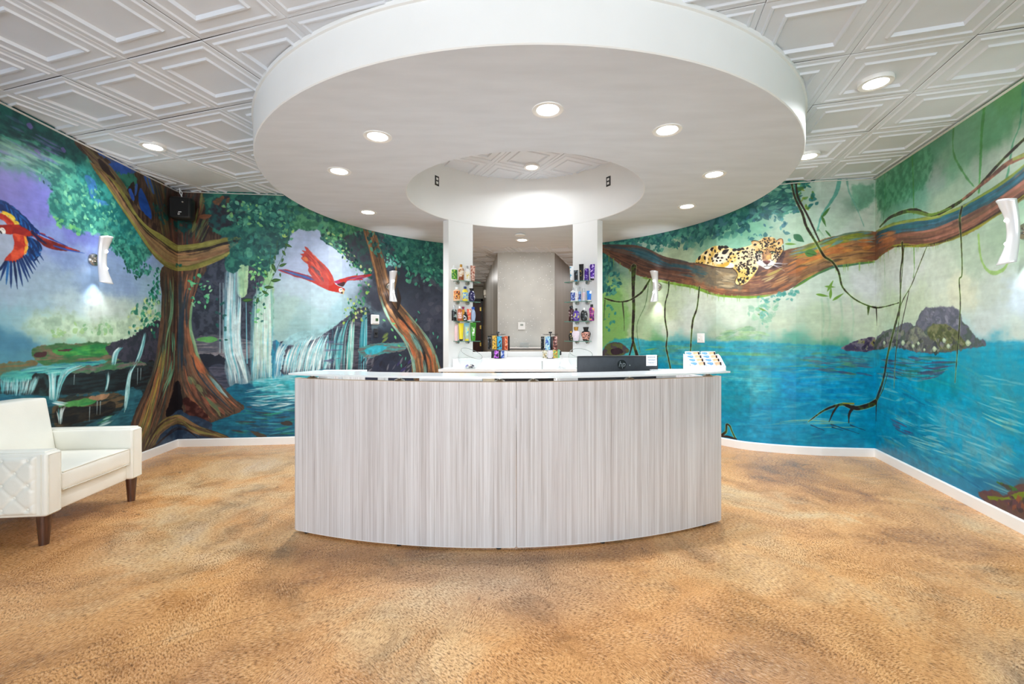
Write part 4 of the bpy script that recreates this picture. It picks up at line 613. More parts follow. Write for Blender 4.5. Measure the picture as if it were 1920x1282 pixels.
def floor_mat():
    m = bpy.data.materials.new('stained_concrete'); m.use_nodes = True; nt = m.node_tree; N = nt.nodes; L = nt.links; b = N['Principled BSDF']
    def n(t, **k):
        x = N.new(t)
        for a, v in k.items():
            if a.startswith('_'): setattr(x, a[1:], v)
            else: x.inputs[a].default_value = v
        return x
    def mth(op, a, b_=None, c=None):
        x = N.new('ShaderNodeMath'); x.operation = op
        for i, v in enumerate((a, b_, c)):
            if v is None: continue
            if isinstance(v, (int, float)): x.inputs[i].default_value = v
            else: L.new(v, x.inputs[i])
        return x.outputs[0]
    def mix(f, a, c, mode='MIX'):
        x = N.new('ShaderNodeMix'); x.data_type = 'RGBA'; x.blend_type = mode
        if isinstance(f, (int, float)): x.inputs[0].default_value = f
        else: L.new(f, x.inputs[0])
        for i, v in ((6, a), (7, c)):
            if isinstance(v, tuple): x.inputs[i].default_value = v
            else: L.new(v, x.inputs[i])
        return x.outputs[2]
    tc = n('ShaderNodeTexCoord'); P = tc.outputs['Object']
    wn = n('ShaderNodeTexNoise', Scale=1.1, Detail=3.); L.new(P, wn.inputs['Vector'])
    add = N.new('ShaderNodeVectorMath'); add.operation = 'MULTIPLY_ADD'; L.new(wn.outputs['Color'], add.inputs[0]); add.inputs[1].default_value = (.9, .9, 0); L.new(P, add.inputs[2])
    n1 = n('ShaderNodeTexNoise', Scale=.75, Detail=5., Roughness=.62); L.new(add.outputs[0], n1.inputs['Vector'])
    n2 = n('ShaderNodeTexNoise', Scale=2.6, Detail=6., Roughness=.7); L.new(add.outputs[0], n2.inputs['Vector'])
    n3 = n('ShaderNodeTexNoise', Scale=.42, Detail=3., Roughness=.5); L.new(P, n3.inputs['Vector'])
    base = ramp(nt, [(.3, (150, 112, 82)), (.41, (204, 150, 98)), (.5, (224, 170, 112)), (.58, (228, 192, 144)), (.7, (220, 200, 172))], n1.outputs['Fac'])
    org = ramp(nt, [(.4, (0, 0, 0)), (.58, (255, 255, 255))], n3.outputs['Fac'])
    base = mix(mth('MULTIPLY', org, .5), base, lin((220, 158, 92)))
    pat = ramp(nt, [(.34, (112, 90, 74)), (.45, (220, 210, 202)), (.54, (255, 255, 255)), (1, (255, 255, 255))], n2.outputs['Fac'])
    base = mix(.5, base, pat, 'MULTIPLY')
    # worn grey patch in front of the desk and a soft brown band that follows the desk's curve
    sp = N.new('ShaderNodeSeparateXYZ'); L.new(P, sp.inputs[0])
    def dist(cx, cy, sx=1.):
        dx = mth('MULTIPLY', mth('SUBTRACT', sp.outputs[0], cx), sx); dy = mth('SUBTRACT', sp.outputs[1], cy)
        return mth('SQRT', mth('ADD', mth('MULTIPLY', dx, dx), mth('MULTIPLY', dy, dy)))
    g = mth('MULTIPLY', ramp(nt, [(.0, (255, 255, 255)), (1., (0, 0, 0))], mth('MULTIPLY', dist(-.1, 2.3, .5), 2.4)), mth('MULTIPLY', n2.outputs['Fac'], 1.1))
    base = mix(g, base, lin((192, 180, 162)))
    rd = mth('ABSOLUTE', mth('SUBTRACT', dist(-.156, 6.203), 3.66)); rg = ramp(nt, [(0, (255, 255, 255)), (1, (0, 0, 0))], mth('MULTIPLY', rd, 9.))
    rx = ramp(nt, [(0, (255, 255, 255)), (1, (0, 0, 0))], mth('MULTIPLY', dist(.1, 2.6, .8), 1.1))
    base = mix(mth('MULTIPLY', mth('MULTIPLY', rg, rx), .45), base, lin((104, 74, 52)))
    # trowel marks: the direction changes from cell to cell
    w2 = n('ShaderNodeTexNoise', Scale=2.2, Detail=1.); L.new(P, w2.inputs['Vector']); wp = N.new('ShaderNodeVectorMath'); wp.operation = 'MULTIPLY_ADD'; L.new(w2.outputs['Color'], wp.inputs[0]); wp.inputs[1].default_value = (.14, .14, 0); L.new(P, wp.inputs[2])
    fields = []
    for ang in (.35, 1.35, 2.35):
        vr = N.new('ShaderNodeVectorRotate'); vr.rotation_type = 'Z_AXIS'; L.new(wp.outputs[0], vr.inputs['Vector']); vr.inputs['Angle'].default_value = ang
        mp = N.new('ShaderNodeMapping'); mp.inputs['Scale'].default_value = (1, .34, 1); L.new(vr.outputs[0], mp.inputs[0])
        tx = n('ShaderNodeTexNoise', Scale=150., Detail=2., Roughness=.6); L.new(mp.outputs[0], tx.inputs['Vector']); fields.append(tx.outputs['Fac'])
    def mask(loc, sc):
        mm = N.new('ShaderNodeMapping'); mm.inputs['Location'].default_value = loc; L.new(P, mm.inputs[0]); q = n('ShaderNodeTexNoise', Scale=sc, Detail=2.); L.new(mm.outputs[0], q.inputs['Vector'])
        return ramp(nt, [(.46, (0, 0, 0)), (.54, (255, 255, 255))], q.outputs['Fac'])
    def mf(f, x, y):
        m2 = N.new('ShaderNodeMix'); L.new(f, m2.inputs[0]); L.new(x, m2.inputs[2]); L.new(y, m2.inputs[3]); return m2.outputs[0]
    t1 = mf(mask((3, 7, 0), 1.7), mf(mask((9, 1, 0), 1.5), fields[0], fields[1]), fields[2])
    t2 = n('ShaderNodeTexNoise', Scale=240., Detail=2.); L.new(P, t2.inputs['Vector'])
    tt = mth('ADD', mth('MULTIPLY', t1, .75), mth('MULTIPLY', t2.outputs['Fac'], .25))
    tro = ramp(nt, [(.38, (84, 62, 48)), (.47, (224, 216, 208)), (.55, (255, 255, 255))], tt)
    base = mix(.72, base, tro, 'MULTIPLY')
    hi = ramp(nt, [(.54, (0, 0, 0)), (.66, (255, 255, 255))], tt); base = mix(mth('MULTIPLY', hi, .3), base, lin((240, 222, 186)))
    sk = n('ShaderNodeTexNoise', Scale=14., Detail=3.); L.new(P, sk.inputs['Vector']); base = mix(ramp(nt, [(.715, (0, 0, 0)), (.74, (200, 200, 200))], sk.outputs['Fac']), base, lin((70, 54, 46)))
    # control joint (straight saw cut)
    cut = mth('ABSOLUTE', mth('SUBTRACT', mth('SUBTRACT', sp.outputs[1], mth('MULTIPLY', sp.outputs[0], .537)), 2.685)); lt = mth('LESS_THAN', cut, .0022); lt = mth('MULTIPLY', lt, mth('LESS_THAN', sp.outputs[0], -.45))
    base = mix(mth('MULTIPLY', lt, .6), base, lin((90, 62, 44)))
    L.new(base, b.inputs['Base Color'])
    rr = ramp(nt, [(.3, (96, 96, 96)), (.7, (150, 150, 150))], n2.outputs['Fac']); L.new(rr, b.inputs['Roughness']); b.inputs['Specular IOR Level'].default_value = .35
    bp = N.new('ShaderNodeBump'); bp.inputs['Strength'].default_value = .55; bp.inputs['Distance'].default_value = .004; L.new(tt, bp.inputs['Height']); L.new(bp.outputs[0], b.inputs['Normal'])
    return m
def wood_mat():
    m = bpy.data.materials.new('linear_grain_laminate'); m.use_nodes = True; nt = m.node_tree; N = nt.nodes; L = nt.links; b = N['Principled BSDF']; b.inputs['Roughness'].default_value = .45
    tc = N.new('ShaderNodeTexCoord'); outs = []
    for sc, z in ((95, .35), (260, .9), (22, .15)):
        mp = N.new('ShaderNodeMapping'); mp.inputs['Scale'].default_value = (1, .35, z/sc*2); L.new(tc.outputs['Object'], mp.inputs[0])
        nz = N.new('ShaderNodeTexNoise'); nz.inputs['Scale'].default_value = sc; nz.inputs['Detail'].default_value = 4; nz.inputs['Roughness'].default_value = .65; L.new(mp.outputs[0], nz.inputs['Vector']); outs.append(nz.outputs['Fac'])
    a = ramp(nt, [(.3, (204, 198, 196)), (.45, (216, 212, 212)), (.55, (226, 223, 224)), (.7, (234, 232, 233))], outs[0])
    c = ramp(nt, [(.36, (196, 190, 188)), (.48, (255, 255, 255)), (1, (255, 255, 255))], outs[1]); d = ramp(nt, [(.35, (232, 227, 226)), (.6, (255, 255, 255))], outs[2])
    x = N.new('ShaderNodeMix'); x.data_type = 'RGBA'; x.blend_type = 'MULTIPLY'; x.inputs[0].default_value = .55; L.new(a, x.inputs[6]); L.new(c, x.inputs[7])
    y = N.new('ShaderNodeMix'); y.data_type = 'RGBA'; y.blend_type = 'MULTIPLY'; y.inputs[0].default_value = .8; L.new(x.outputs[2], y.inputs[6]); L.new(d, y.inputs[7]); L.new(y.outputs[2], b.inputs['Base Color'])
    bp = N.new('ShaderNodeBump'); bp.inputs['Strength'].default_value = .1; bp.inputs['Distance'].default_value = .002; L.new(outs[1], bp.inputs['Height']); L.new(bp.outputs[0], b.inputs['Normal'])
    return m
def glitter_mat():
    m = bpy.data.materials.new('glitter_wallcovering'); m.use_nodes = True; nt = m.node_tree; N = nt.nodes; L = nt.links; b = N['Principled BSDF']; b.inputs['Roughness'].default_value = .4
    tc = N.new('ShaderNodeTexCoord'); v = N.new('ShaderNodeTexVoronoi'); v.inputs['Scale'].default_value = 34; L.new(tc.outputs['Object'], v.inputs['Vector'])
    n2 = N.new('ShaderNodeTexNoise'); n2.inputs['Scale'].default_value = 2.2; L.new(tc.outputs['Object'], n2.inputs['Vector'])
    sp = N.new('ShaderNodeSeparateColor'); L.new(v.outputs['Color'], sp.inputs[0])
    a = N.new('ShaderNodeMath'); a.operation = 'LESS_THAN'; L.new(v.outputs['Distance'], a.inputs[0]); a.inputs[1].default_value = .22
    c = N.new('ShaderNodeMath'); c.operation = 'GREATER_THAN'; L.new(sp.outputs[0], c.inputs[0]); c.inputs[1].default_value = .82
    d = N.new('ShaderNodeMath'); d.operation = 'MULTIPLY'; L.new(a.outputs[0], d.inputs[0]); L.new(c.outputs[0], d.inputs[1])
    base = ramp(nt, [(.3, (186, 186, 182)), (.7, (206, 206, 200))], n2.outputs['Fac'])
    x = N.new('ShaderNodeMix'); x.data_type = 'RGBA'; L.new(d.outputs[0], x.inputs[0]); L.new(base, x.inputs[6]); x.inputs[7].default_value = (1, 1, 1, 1); L.new(x.outputs[2], b.inputs['Base Color'])
    return m
FLOOR, WOODL, GLIT = floor_mat(), wood_mat(), glitter_mat()
SILV = mat('silver_wallcovering_sheen', (226, 222, 214), .3, metal=.35, c2=(120, 114, 106), scale=3.2, stretch=(1, 2.2, .02))  # light and dark streaks paint vertical reflections into the silver colour
TAUPE = mat('taupe_wood_wallcovering', (134, 122, 114), .5, c2=(100, 90, 84), scale=18, stretch=(1, 1, .04))
CREAM = mat('cream_wall', (226, 226, 214), .6, var=.01)
MAROON = mat('maroon_door', (92, 36, 30), .4, c2=(64, 22, 18), scale=6, stretch=(3, 3, .4))
BRASS = mat('brass', (222, 190, 96), .3, metal=.8)

# ------------------------------------------------------------------ geometry helpers
class B:
    """collects shapes in one bmesh and links them as ONE mesh object"""
    def __init__(s): s.b = bmesh.new(); s.mats = []; s.cur = 0
    def m(s, material):
        if material not in s.mats: s.mats.append(material)
        s.cur = s.mats.index(material); return s
    def _t(s, vs, T):
        if T is not None: bmesh.ops.transform(s.b, matrix=T, verts=vs)
    def _paint(s, fs):
        for f in fs: f.material_index = s.cur
    def box(s, c, sz, bev=0., seg=2, T=None, rz=0.):
        r = bmesh.ops.create_cube(s.b, size=1, matrix=Matrix.Translation(c) @ Matrix.Rotation(rz, 4, 'Z') @ Matrix.Diagonal((*sz, 1))); vs = r['verts']
        fs = set(f for v in vs for f in v.link_faces)
        if bev:
            es = list(set(e for v in vs for e in v.link_edges)); q = bmesh.ops.bevel(s.b, geom=es, offset=min(bev, min(sz)*.49), segments=seg, affect='EDGES', profile=.5)
            vs = list(set(q['verts']) | set(v for v in vs if v.is_valid)); fs = set(f for v in vs for f in v.link_faces)
        s._paint(fs); s._t(vs, T); return s
    def lathe(s, prof, n=20, c=(0, 0, 0), sx=1., sy=1., T=None, cap=True):
        rings = []; vs = []
        for r, z in prof:
            if r < 1e-6: v = [s.b.verts.new((c[0], c[1], c[2]+z))]
            else: v = [s.b.verts.new((c[0]+r*sx*math.cos(2*math.pi*k/n), c[1]+r*sy*math.sin(2*math.pi*k/n), c[2]+z)) for k in range(n)]
            rings.append(v); vs += v
        fs = []
        for a, b_ in zip(rings, rings[1:]):
            if len(a) == 1 and len(b_) == 1: continue
            for k in range(n):
                k2 = (k+1) % n
                if len(a) == 1: fs.append(s.b.faces.new((a[0], b_[k2], b_[k])))
                elif len(b_) == 1: fs.append(s.b.faces.new((a[k], a[k2], b_[0])))
                else: fs.append(s.b.faces.new((a[k], a[k2], b_[k2], b_[k])))
        if cap:
            if len(rings[0]) > 1: fs.append(s.b.faces.new(list(reversed(rings[0]))))
            if len(rings[-1]) > 1: fs.append(s.b.faces.new(rings[-1]))
        s._paint(fs); s._t(vs, T); return s
    def tube(s, pts, r, n=8, T=None):
        pts = [Vector(p) for p in pts]; rings = []; vs = []; up = Vector((0, 0, 1)); rr = r if hasattr(r, '__len__') else [r]*len(pts); last = None
        for i, p in enumerate(pts):
            d = (pts[min(i+1, len(pts)-1)]-pts[max(i-1, 0)]).normalized()
            x = d.cross(up) if last is None else (last-d*last.dot(d))
            if x.length < 1e-4: x = d.cross(Vector((1, 0, 0)))
            x.normalize(); last = x; y = d.cross(x)
            v = [s.b.verts.new(p+(x*math.cos(2*math.pi*k/n)+y*math.sin(2*math.pi*k/n))*rr[i]) for k in range(n)]; rings.append(v); vs += v
        fs = [s.b.faces.new((a[k], a[(k+1) % n], c[(k+1) % n], c[k])) for a, c in zip(rings, rings[1:]) for k in range(n)]
        fs += [s.b.faces.new(list(reversed(rings[0]))), s.b.faces.new(rings[-1])]
        s._paint(fs); s._t(vs, T); return s
    def grid(s, P, closed=False, T=None):
        """P[i][j] points -> quads"""
        V = [[s.b.verts.new(p) for p in row] for row in P]; fs = []
        for i in range(len(V)-1):
            for j in range(len(V[0])-1+(1 if closed else 0)):
                j2 = (j+1) % len(V[0]); fs.append(s.b.faces.new((V[i][j], V[i][j2], V[i+1][j2], V[i+1][j])))
        s._paint(fs); s._t([v for r in V for v in r], T); return V
    def face(s, pts):
        f = s.b.faces.new([s.b.verts.new(p) for p in pts]); f.material_index = s.cur; return f
    def prism(s, poly, z0, z1, T=None):
        n = len(poly); lo = [s.b.verts.new((x, y, z0)) for x, y in poly]; hi = [s.b.verts.new((x, y, z1)) for x, y in poly]; fs = []
        for k in range(n): fs.append(s.b.faces.new((lo[k], lo[(k+1) % n], hi[(k+1) % n], hi[k])))
        for t in tessellate_polygon([[Vector((x, y, 0)) for x, y in poly]]):
            fs.append(s.b.faces.new([hi[i] for i in t])); fs.append(s.b.faces.new([lo[i] for i in reversed(t)]))
        s._paint(fs); s._t(lo+hi, T); return s
    def mesh(s, name, smooth=False, angle=40):
        bmesh.ops.recalc_face_normals(s.b, faces=s.b.faces[:])
        me = bpy.data.meshes.new(name); s.b.to_mesh(me); s.b.free()
        for m in s.mats: me.materials.append(m)
        if smooth:
            for p in me.polygons: p.use_smooth = True
            try: me.set_sharp_from_angle(angle=R(angle))
            except Exception: pass
        return me
    def build(s, name, material=None, parent=None, smooth=False, loc=None, rz=0., angle=40):
        if material is not None and not s.mats: s.mats = [material]
        o = bpy.data.objects.new(name, s.mesh(name, smooth, angle)); COL.objects.link(o); o.parent = parent
        if loc: o.location = loc
        if rz: o.rotation_euler = (0, 0, rz)
        return o
def tag(o, label=None, cat=None, group=None, kind=None):
    if label: o['label'] = label
    if cat: o['category'] = cat
    if group: o['group'] = group
    if kind: o['kind'] = kind
    return o
def thing(name, label, cat, loc=(0, 0, 0), rz=0., group=None):
    o = bpy.data.objects.new(name, None); o.empty_display_size = .05; COL.objects.link(o); o.location = loc; o.rotation_euler = (0, 0, rz); return tag(o, label, cat, group)
def struct(o, label, cat): return tag(o, label, cat, kind='structure')
def copy_tree(o, parent=None):
    c = o.copy(); COL.objects.link(c); c.parent = parent
    for ch in [x for x in COL.objects if x.parent == o]: copy_tree(ch, c)
    return c
def text(name, body, size, material, parent, loc, rot, ext=.0004, shear=0., align='CENTER', sx=1.):
    c = bpy.data.curves.new(name, 'FONT'); c.body = body; c.size = size; c.extrude = ext; c.align_x = align; c.align_y = 'CENTER'; c.shear = shear; c.resolution_u = 3
    t = bpy.data.objects.new(name, c); COL.objects.link(t); bpy.context.view_layer.update()
    me = bpy.data.meshes.new_from_object(t); bpy.data.objects.remove(t); me.materials.append(material)
    o = bpy.data.objects.new(name, me); COL.objects.link(o); o.parent = parent; o.location = loc; o.rotation_euler = rot; o.scale = (sx, 1, 1); return o
def px2(px, y): return ((px-960)/815*y, y)
def hz(py, y): return 1.318+(628-py)*y/815

# ------------------------------------------------------------------ setting: floor, walls
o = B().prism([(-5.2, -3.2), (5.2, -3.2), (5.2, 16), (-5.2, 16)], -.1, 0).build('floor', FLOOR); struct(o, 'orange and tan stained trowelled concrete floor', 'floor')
ML, MR = paint_left(), paint_right()
MATL, MATR = image_mat('jungle_mural_left', ML), image_mat('jungle_mural_right', MR)
MATR.node_tree.nodes['Hue/Saturation/Value'].inputs['Value'].default_value = .93; MATR.node_tree.nodes['Hue/Saturation/Value'].inputs['Saturation'].default_value = 1.06
def offset(pl, d):
    out = []
    for i, p in enumerate(pl):
        a = Vector(pl[max(i-1, 0)]); b_ = Vector(pl[min(i+1, len(pl)-1)]); p = Vector(p)
        d1 = (p-a).normalized() if i > 0 else (b_-p).normalized(); d2 = (b_-p).normalized() if i < len(pl)-1 else d1
        n1 = Vector((-d1.y, d1.x)); n2 = Vector((-d2.y, d2.x)); n = (n1+n2).normalized(); k = 1/max(.45, n.dot(n1)); out.append(tuple(p+n*d*k))
    return out
def wall(name, pts, s0, total, material, label, z1=3.06):
    """pts follow the room side with the room on the right hand; mural mapped by run length"""
    back = offset(pts, .12); b = B().m(material); uvs = {}; s = s0; V = []
    for i, p in enumerate(pts):
        if i: s += math.dist(pts[i-1], p)
        lo = b.b.verts.new((*p, 0)); hi = b.b.verts.new((*p, z1)); V.append((lo, hi)); uvs[lo] = (s/total, 0); uvs[hi] = (s/total, z1/H_CEIL)
    uvl = b.b.loops.layers.uv.new('UVMap')
    for a, c in zip(V, V[1:]):
        f = b.b.faces.new((a[0], c[0], c[1], a[1]))
        for l in f.loops: l[uvl].uv = uvs[l.vert]
    b.m(PAINT); P = [[(*p, 0) for p in back], [(*p, z1) for p in back]]; W2 = b.grid(P)
    for k in (0, len(pts)-1):
        f = b.b.faces.new((V[k][0], W2[0][k], W2[1][k], V[k][1])); f.material_index = 1
    for k in range(len(pts)-1):
        f = b.b.faces.new((V[k][1], V[k+1][1], W2[1][k+1], W2[1][k])); f.material_index = 1
    return struct(b.build(name), label, 'wall')
def dirext(p, q, L):
    d = (Vector(p)-Vector(q)).normalized(); return tuple(Vector(p)+d*L)
TL, TR = float(ML.cum[-1]), float(MR.cum[-1])
eL = 3.3
wall('wall_left', [dirext(PLAN_L[0], PLAN_L[1], eL)]+PLAN_L[:2], -eL, TL, MATL, 'left wall painted with a jungle mural, macaw and low waterfalls')
wall('wall_back_left', PLAN_L[1:], float(ML.cum[1]), TL, MATL, 'curved back left wall painted with the big tree, waterfalls and flying scarlet macaw')
wall('wall_back_right', PLAN_R[:-1], 0, TR, MATR, 'curved back right wall painted with a jaguar lying on a branch over blue water')
wall('wall_right', PLAN_R[-2:]+[dirext(PLAN_R[-1], PLAN_R[-2], eL)], float(MR.cum[-2]), TR, MATR, 'right wall painted with a thick branch, vines and a rocky islet in blue water')
def baseboard(name, pts, label):
    a = offset(pts, -.014); a2 = offset(pts, -.008); b = B()
    b.grid([[(*p, 0) for p in pts], [(*p, 0) for p in a], [(*p, .082) for p in a], [(*p, .092) for p in a2], [(*p, .092) for p in pts]])
    return struct(b.build(name, BASEB), label, 'baseboard')
baseboard('baseboard_left', PLAN_L[:2], 'white baseboard along the left mural wall'); baseboard('baseboard_back_left', PLAN_L[1:], 'white baseboard under the tree and waterfall mural')
baseboard('baseboard_back_right', PLAN_R[:-1], 'white baseboard curving under the jaguar mural'); baseboard('baseboard_right', PLAN_R[-2:], 'white baseboard along the right mural wall')
for nm, pts, lb in (('trim_1', PLAN_L[:2], 'white ceiling angle along the left wall'), ('trim_2', PLAN_L[1:3], 'white ceiling angle above the tree mural'), ('trim_3', PLAN_R[-8:-1], 'white ceiling angle above the jaguar mural'), ('trim_4', PLAN_R[-2:], 'white ceiling angle along the right wall')):
    a = offset(pts, -.022); b = B(); b.grid([[(*p, 3.0) for p in pts], [(*p, 3.0) for p in a], [(*p, 3.004) for p in a], [(*p, 3.004) for p in pts]]); struct(b.build(nm, PAINT), lb, 'trim')
# white posts that end the mural walls
for nm, p, lb in (('trim_5', PLAN_L[-1], 'white post ending the tree mural beside the left column'), ('trim_6', PLAN_R[0], 'white post ending the jaguar mural beside the right column')):
    struct(B().box((p[0], p[1]+.03, 1.36), (.03, .12, 2.72)).build(nm, PAINT), lb, 'trim')
# shop front behind the camera
b = B().box((-4.3, -3.1, 1.5), (1.8, .12, 3)).box((4.3, -3.1, 1.5), (1.8, .12, 3)).box((0, -3.1, 2.95), (7, .12, .16)).box((0, -3.1, .1), (7, .12, .2))
struct(b.build('wall_front', PAINT), 'shop front wall behind the viewer with wide glazing', 'wall')
b = B()
for x in (-3.4, -1.15, 1.15, 3.4): b.box((x, -3.1, 1.53), (.06, .1, 2.68))
b.box((0, -3.1, 2.2), (6.8, .08, .06)); struct(b.build('window_1', CHROME), 'aluminium window frame of the shop front', 'window')

# ------------------------------------------------------------------ ceiling
TH = R(16.5); AX = Vector((math.sin(TH), math.cos(TH))); BX = Vector((math.cos(TH), -math.sin(TH))); TS = .6096; O0 = Vector((-2.963, 2.858))
outer = [Vector((-5.2, -3.2, 0)), Vector((5.2, -3.2, 0)), Vector((5.2, 16, 0)), Vector((-5.2, 16, 0))]
hole = [Vector((CX+1.25*math.cos(a), CY+1.25*math.sin(a), 0)) for a in [-2*math.pi*k/48 for k in range(48)]]
b = B(); allp = outer+hole
for z, fl in ((3.06, 0), (3.12, 1)):
    V = [b.b.verts.new((p.x, p.y, z)) for p in allp]
    for t in tessellate_polygon([outer, hole]): b.b.faces.new([V[i] for i in (t if fl else reversed(t))])
ceil_o = struct(b.build('ceiling', DARK), 'dark slab above the white embossed ceiling tiles', 'ceiling')
PROF = [(0, .004), (.006, 0), (.034, 0), (.042, -.008), (.05, -.008), (.058, 0), (.118, 0), (.126, -.011), (.136, -.011), (.146, .006)]
def tile_mesh(name, prof, material):
    b = B(); h = TS/2-.0008; rings = []
    for d, z in prof:
        q = h-d; rings.append([(-q, -q, z), (q, -q, z), (q, q, z), (-q, q, z)])
    V = b.grid(rings, closed=True); b.b.faces.new(V[-1])
    b.mats = [material]; return b.mesh(name)
TM = tile_mesh('ceiling_tile', PROF, TILE); TMP = tile_mesh('ceiling_tile_plain', [(0, .006), (.012, 0), (.02, 0)], TILEP)
def clip_mesh(src, Mw, planes):
    bm = bmesh.new(); bm.from_mesh(src); bm.transform(Mw)
    for co, no in planes:
        bmesh.ops.bisect_plane(bm, geom=bm.verts[:]+bm.edges[:]+bm.faces[:], plane_co=co, plane_no=no, clear_outer=True)
    if not bm.faces: bm.free(); return None
    bm.transform(Mw.inverted()); me = bpy.data.meshes.new('ceiling_tile_cut'); bm.to_mesh(me); bm.free(); me.materials.append(src.materials[0]); return me
def plane(p, q, side):       # vertical plane through two plan points; side keeps the room
    p, q = Vector((*p, 0)), Vector((*q, 0)); d = (q-p).normalized(); n = Vector((-d.y, d.x, 0))
    if n.dot(Vector((*side, 0))-p) > 0: n = -n
    return p, n
mid = (0, 3.)
PL = [plane(PLAN_L[0], PLAN_L[1], mid), plane(PLAN_R[-1], PLAN_R[-2], mid)]; PBL = plane(PLAN_L[1], PLAN_L[2], mid); PBR = plane(PLAN_R[-3], PLAN_R[-2], mid)
plain_at = Vector((-3.49, 4.66)); ntile = 0
for i in range(-6, 24):
    for j in range(-6, 16):
        cs = [O0+AX*(i+u)*TS+BX*(j+v)*TS for u, v in ((0, 0), (1, 0), (1, 1), (0, 1))]; c = O0+AX*(i+.5)*TS+BX*(j+.5)*TS
        rs = [math.hypot(q.x-CX, q.y-CY) for q in cs]
        if max(rs) < 2.40: continue
        if c.y < .9 or c.y > 14.9: continue
        if c.y > 5.3 and not (-1.9 < c.x < 2.5 and (c.y < 8.7 or not all(q.y > 8.9 and -.296-.113*(q.y-8.93) < q.x < .877+.296*(q.y-8.93) for q in cs))): 
            if not (c.y < 5.55 and abs(c.x) > 2): continue
        if c.y > 8.7 and c.x > .6: 
            if c.y > 11: continue
        pls = list(PL)
        if c.y < 6.2:
            if c.x < -2.1: pls.append(PBL)
            if c.x > 2.6: pls.append(PBR)
        outs = [any((Vector((*q, 0))-p).dot(n) > 0 for q in cs) for p, n in pls]
        if any(all((Vector((*q, 0))-p).dot(n) > -.02 for q in cs) for p, n in pls): continue
        rnd = random.Random(i*97+j)
        Mw = Matrix.Translation((c.x, c.y, 3.02+rnd.uniform(-.0012, .002))) @ Matrix.Rotation(-TH, 4, 'Z') @ Matrix.Rotation(rnd.uniform(-.006, .006), 4, 'X') @ Matrix.Rotation(rnd.uniform(-.005, .005), 4, 'Y')
        src = TMP if (c-plain_at).length < .3 else TM
        me = src if not any(outs) else clip_mesh(src, Mw, pls)
        if me is None: continue
        t = bpy.data.objects.new('ceiling_tile', me); COL.objects.link(t); t.parent = ceil_o; t.matrix_local = Mw; ntile += 1
        if src is TMP: t['label'] = 'plain unembossed ceiling tile near the left corner'
# raised tiled ceiling inside the ring
T2 = R(27.5); D1 = Vector((math.cos(T2), math.sin(T2))); D2 = Vector((-math.sin(T2), math.cos(T2))); O2 = Vector((-.223, 5.198))
for i in range(-5, 6):
    for j in range(-6, 5):
        c = O2+D1*(i+.5)*TS+D2*(j+.5)*TS
        if math.hypot(c.x-CX, c.y-CY) > 1.42: continue
        rnd = random.Random(i*31+j+900); t = bpy.data.objects.new('ceiling_tile', TM); COL.objects.link(t); t.parent = ceil_o; ntile += 1
        t.matrix_local = Matrix.Translation((c.x, c.y, 3.378+rnd.uniform(-.0015, .0015))) @ Matrix.Rotation(T2, 4, 'Z') @ Matrix.Rotation(rnd.uniform(-.008, .008), 4, 'X') @ Matrix.Rotation(rnd.uniform(-.005, .005), 4, 'Y')
print('tiles', ntile)
B().lathe([(0, 3.41), (1.9, 3.41), (1.9, 3.44), (0, 3.44)], 48, (CX, CY, 0)).build('ceiling_backing', DARK, ceil_o)
# the round dropped soffit
ZS = 2.731; b = B(); NS = 128
prof = [(1.20, 3.40), (1.20, ZS+.006), (1.206, ZS), (2.434, ZS), (2.44, ZS+.006), (2.44, 2.992), (2.452, 2.996), (2.452, 3.022), (1.3, 3.022), (1.3, 3.40), (1.20, 3.40)]
b.m(PAINT); V = b.grid([[(CX+r*math.cos(2*math.pi*k/NS), CY+r*math.sin(2*math.pi*k/NS), z) for k in range(NS)] for r, z in prof], closed=True)
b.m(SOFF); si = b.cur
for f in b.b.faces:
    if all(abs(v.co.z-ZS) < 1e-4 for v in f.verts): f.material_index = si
sof = b.build('trim_7', None, None, True, angle=30); struct(sof, 'round white dropped soffit ring with an open centre above the desk', 'soffit')

# ------------------------------------------------------------------ white curved column wall with the opening
def cyl_pt(a, r): return (CX+r*math.cos(a), CY+r*math.sin(a))
def ang_at(px, r=1.2):
    k = (px-960)/815; lo = None          # far intersection of the sight line with the cylinder
    A = 1+k*k; Bq = -2*(k*CX+CY); Cq = CX*CX+CY*CY-r*r; y = (-Bq+math.sqrt(Bq*Bq-4*A*Cq))/(2*A); return math.atan2(y-CY, k*y-CX)
aL0, aL1, aR1, aR0 = ang_at(841), ang_at(886.5), ang_at(1074), ang_at(1120)
def curved(b, a0, a1, z0, z1, r0=1.2, r1=1.3, n=12):
    A = [a0+(a1-a0)*k/n for k in range(n+1)]
    prof = [(r0, z0), (r0, z1), (r1, z1), (r1, z0)]
    V = b.grid([[(*cyl_pt(a, r), z) for a in A] for r, z in prof+[prof[0]]])
    b.b.faces.new([V[k][0] for k in range(4)]); b.b.faces.new([V[k][-1] for k in (3, 2, 1, 0)])
    return b
colw = struct(curved(curved(curved(B(), aL0, aL1, 0, ZS+.003), aR1, aR0, 0, ZS+.003), aL1, aR1, 0, 1.075, n=20).build('wall_center', PAINT, None, True, angle=30), 'curved white wall with a wide opening between two columns behind the desk', 'wall')
curved(B(), aL1, aR1, 1.075, 1.096, 1.188, 1.312, n=20).build('sill', PAINT, colw, True, angle=30)
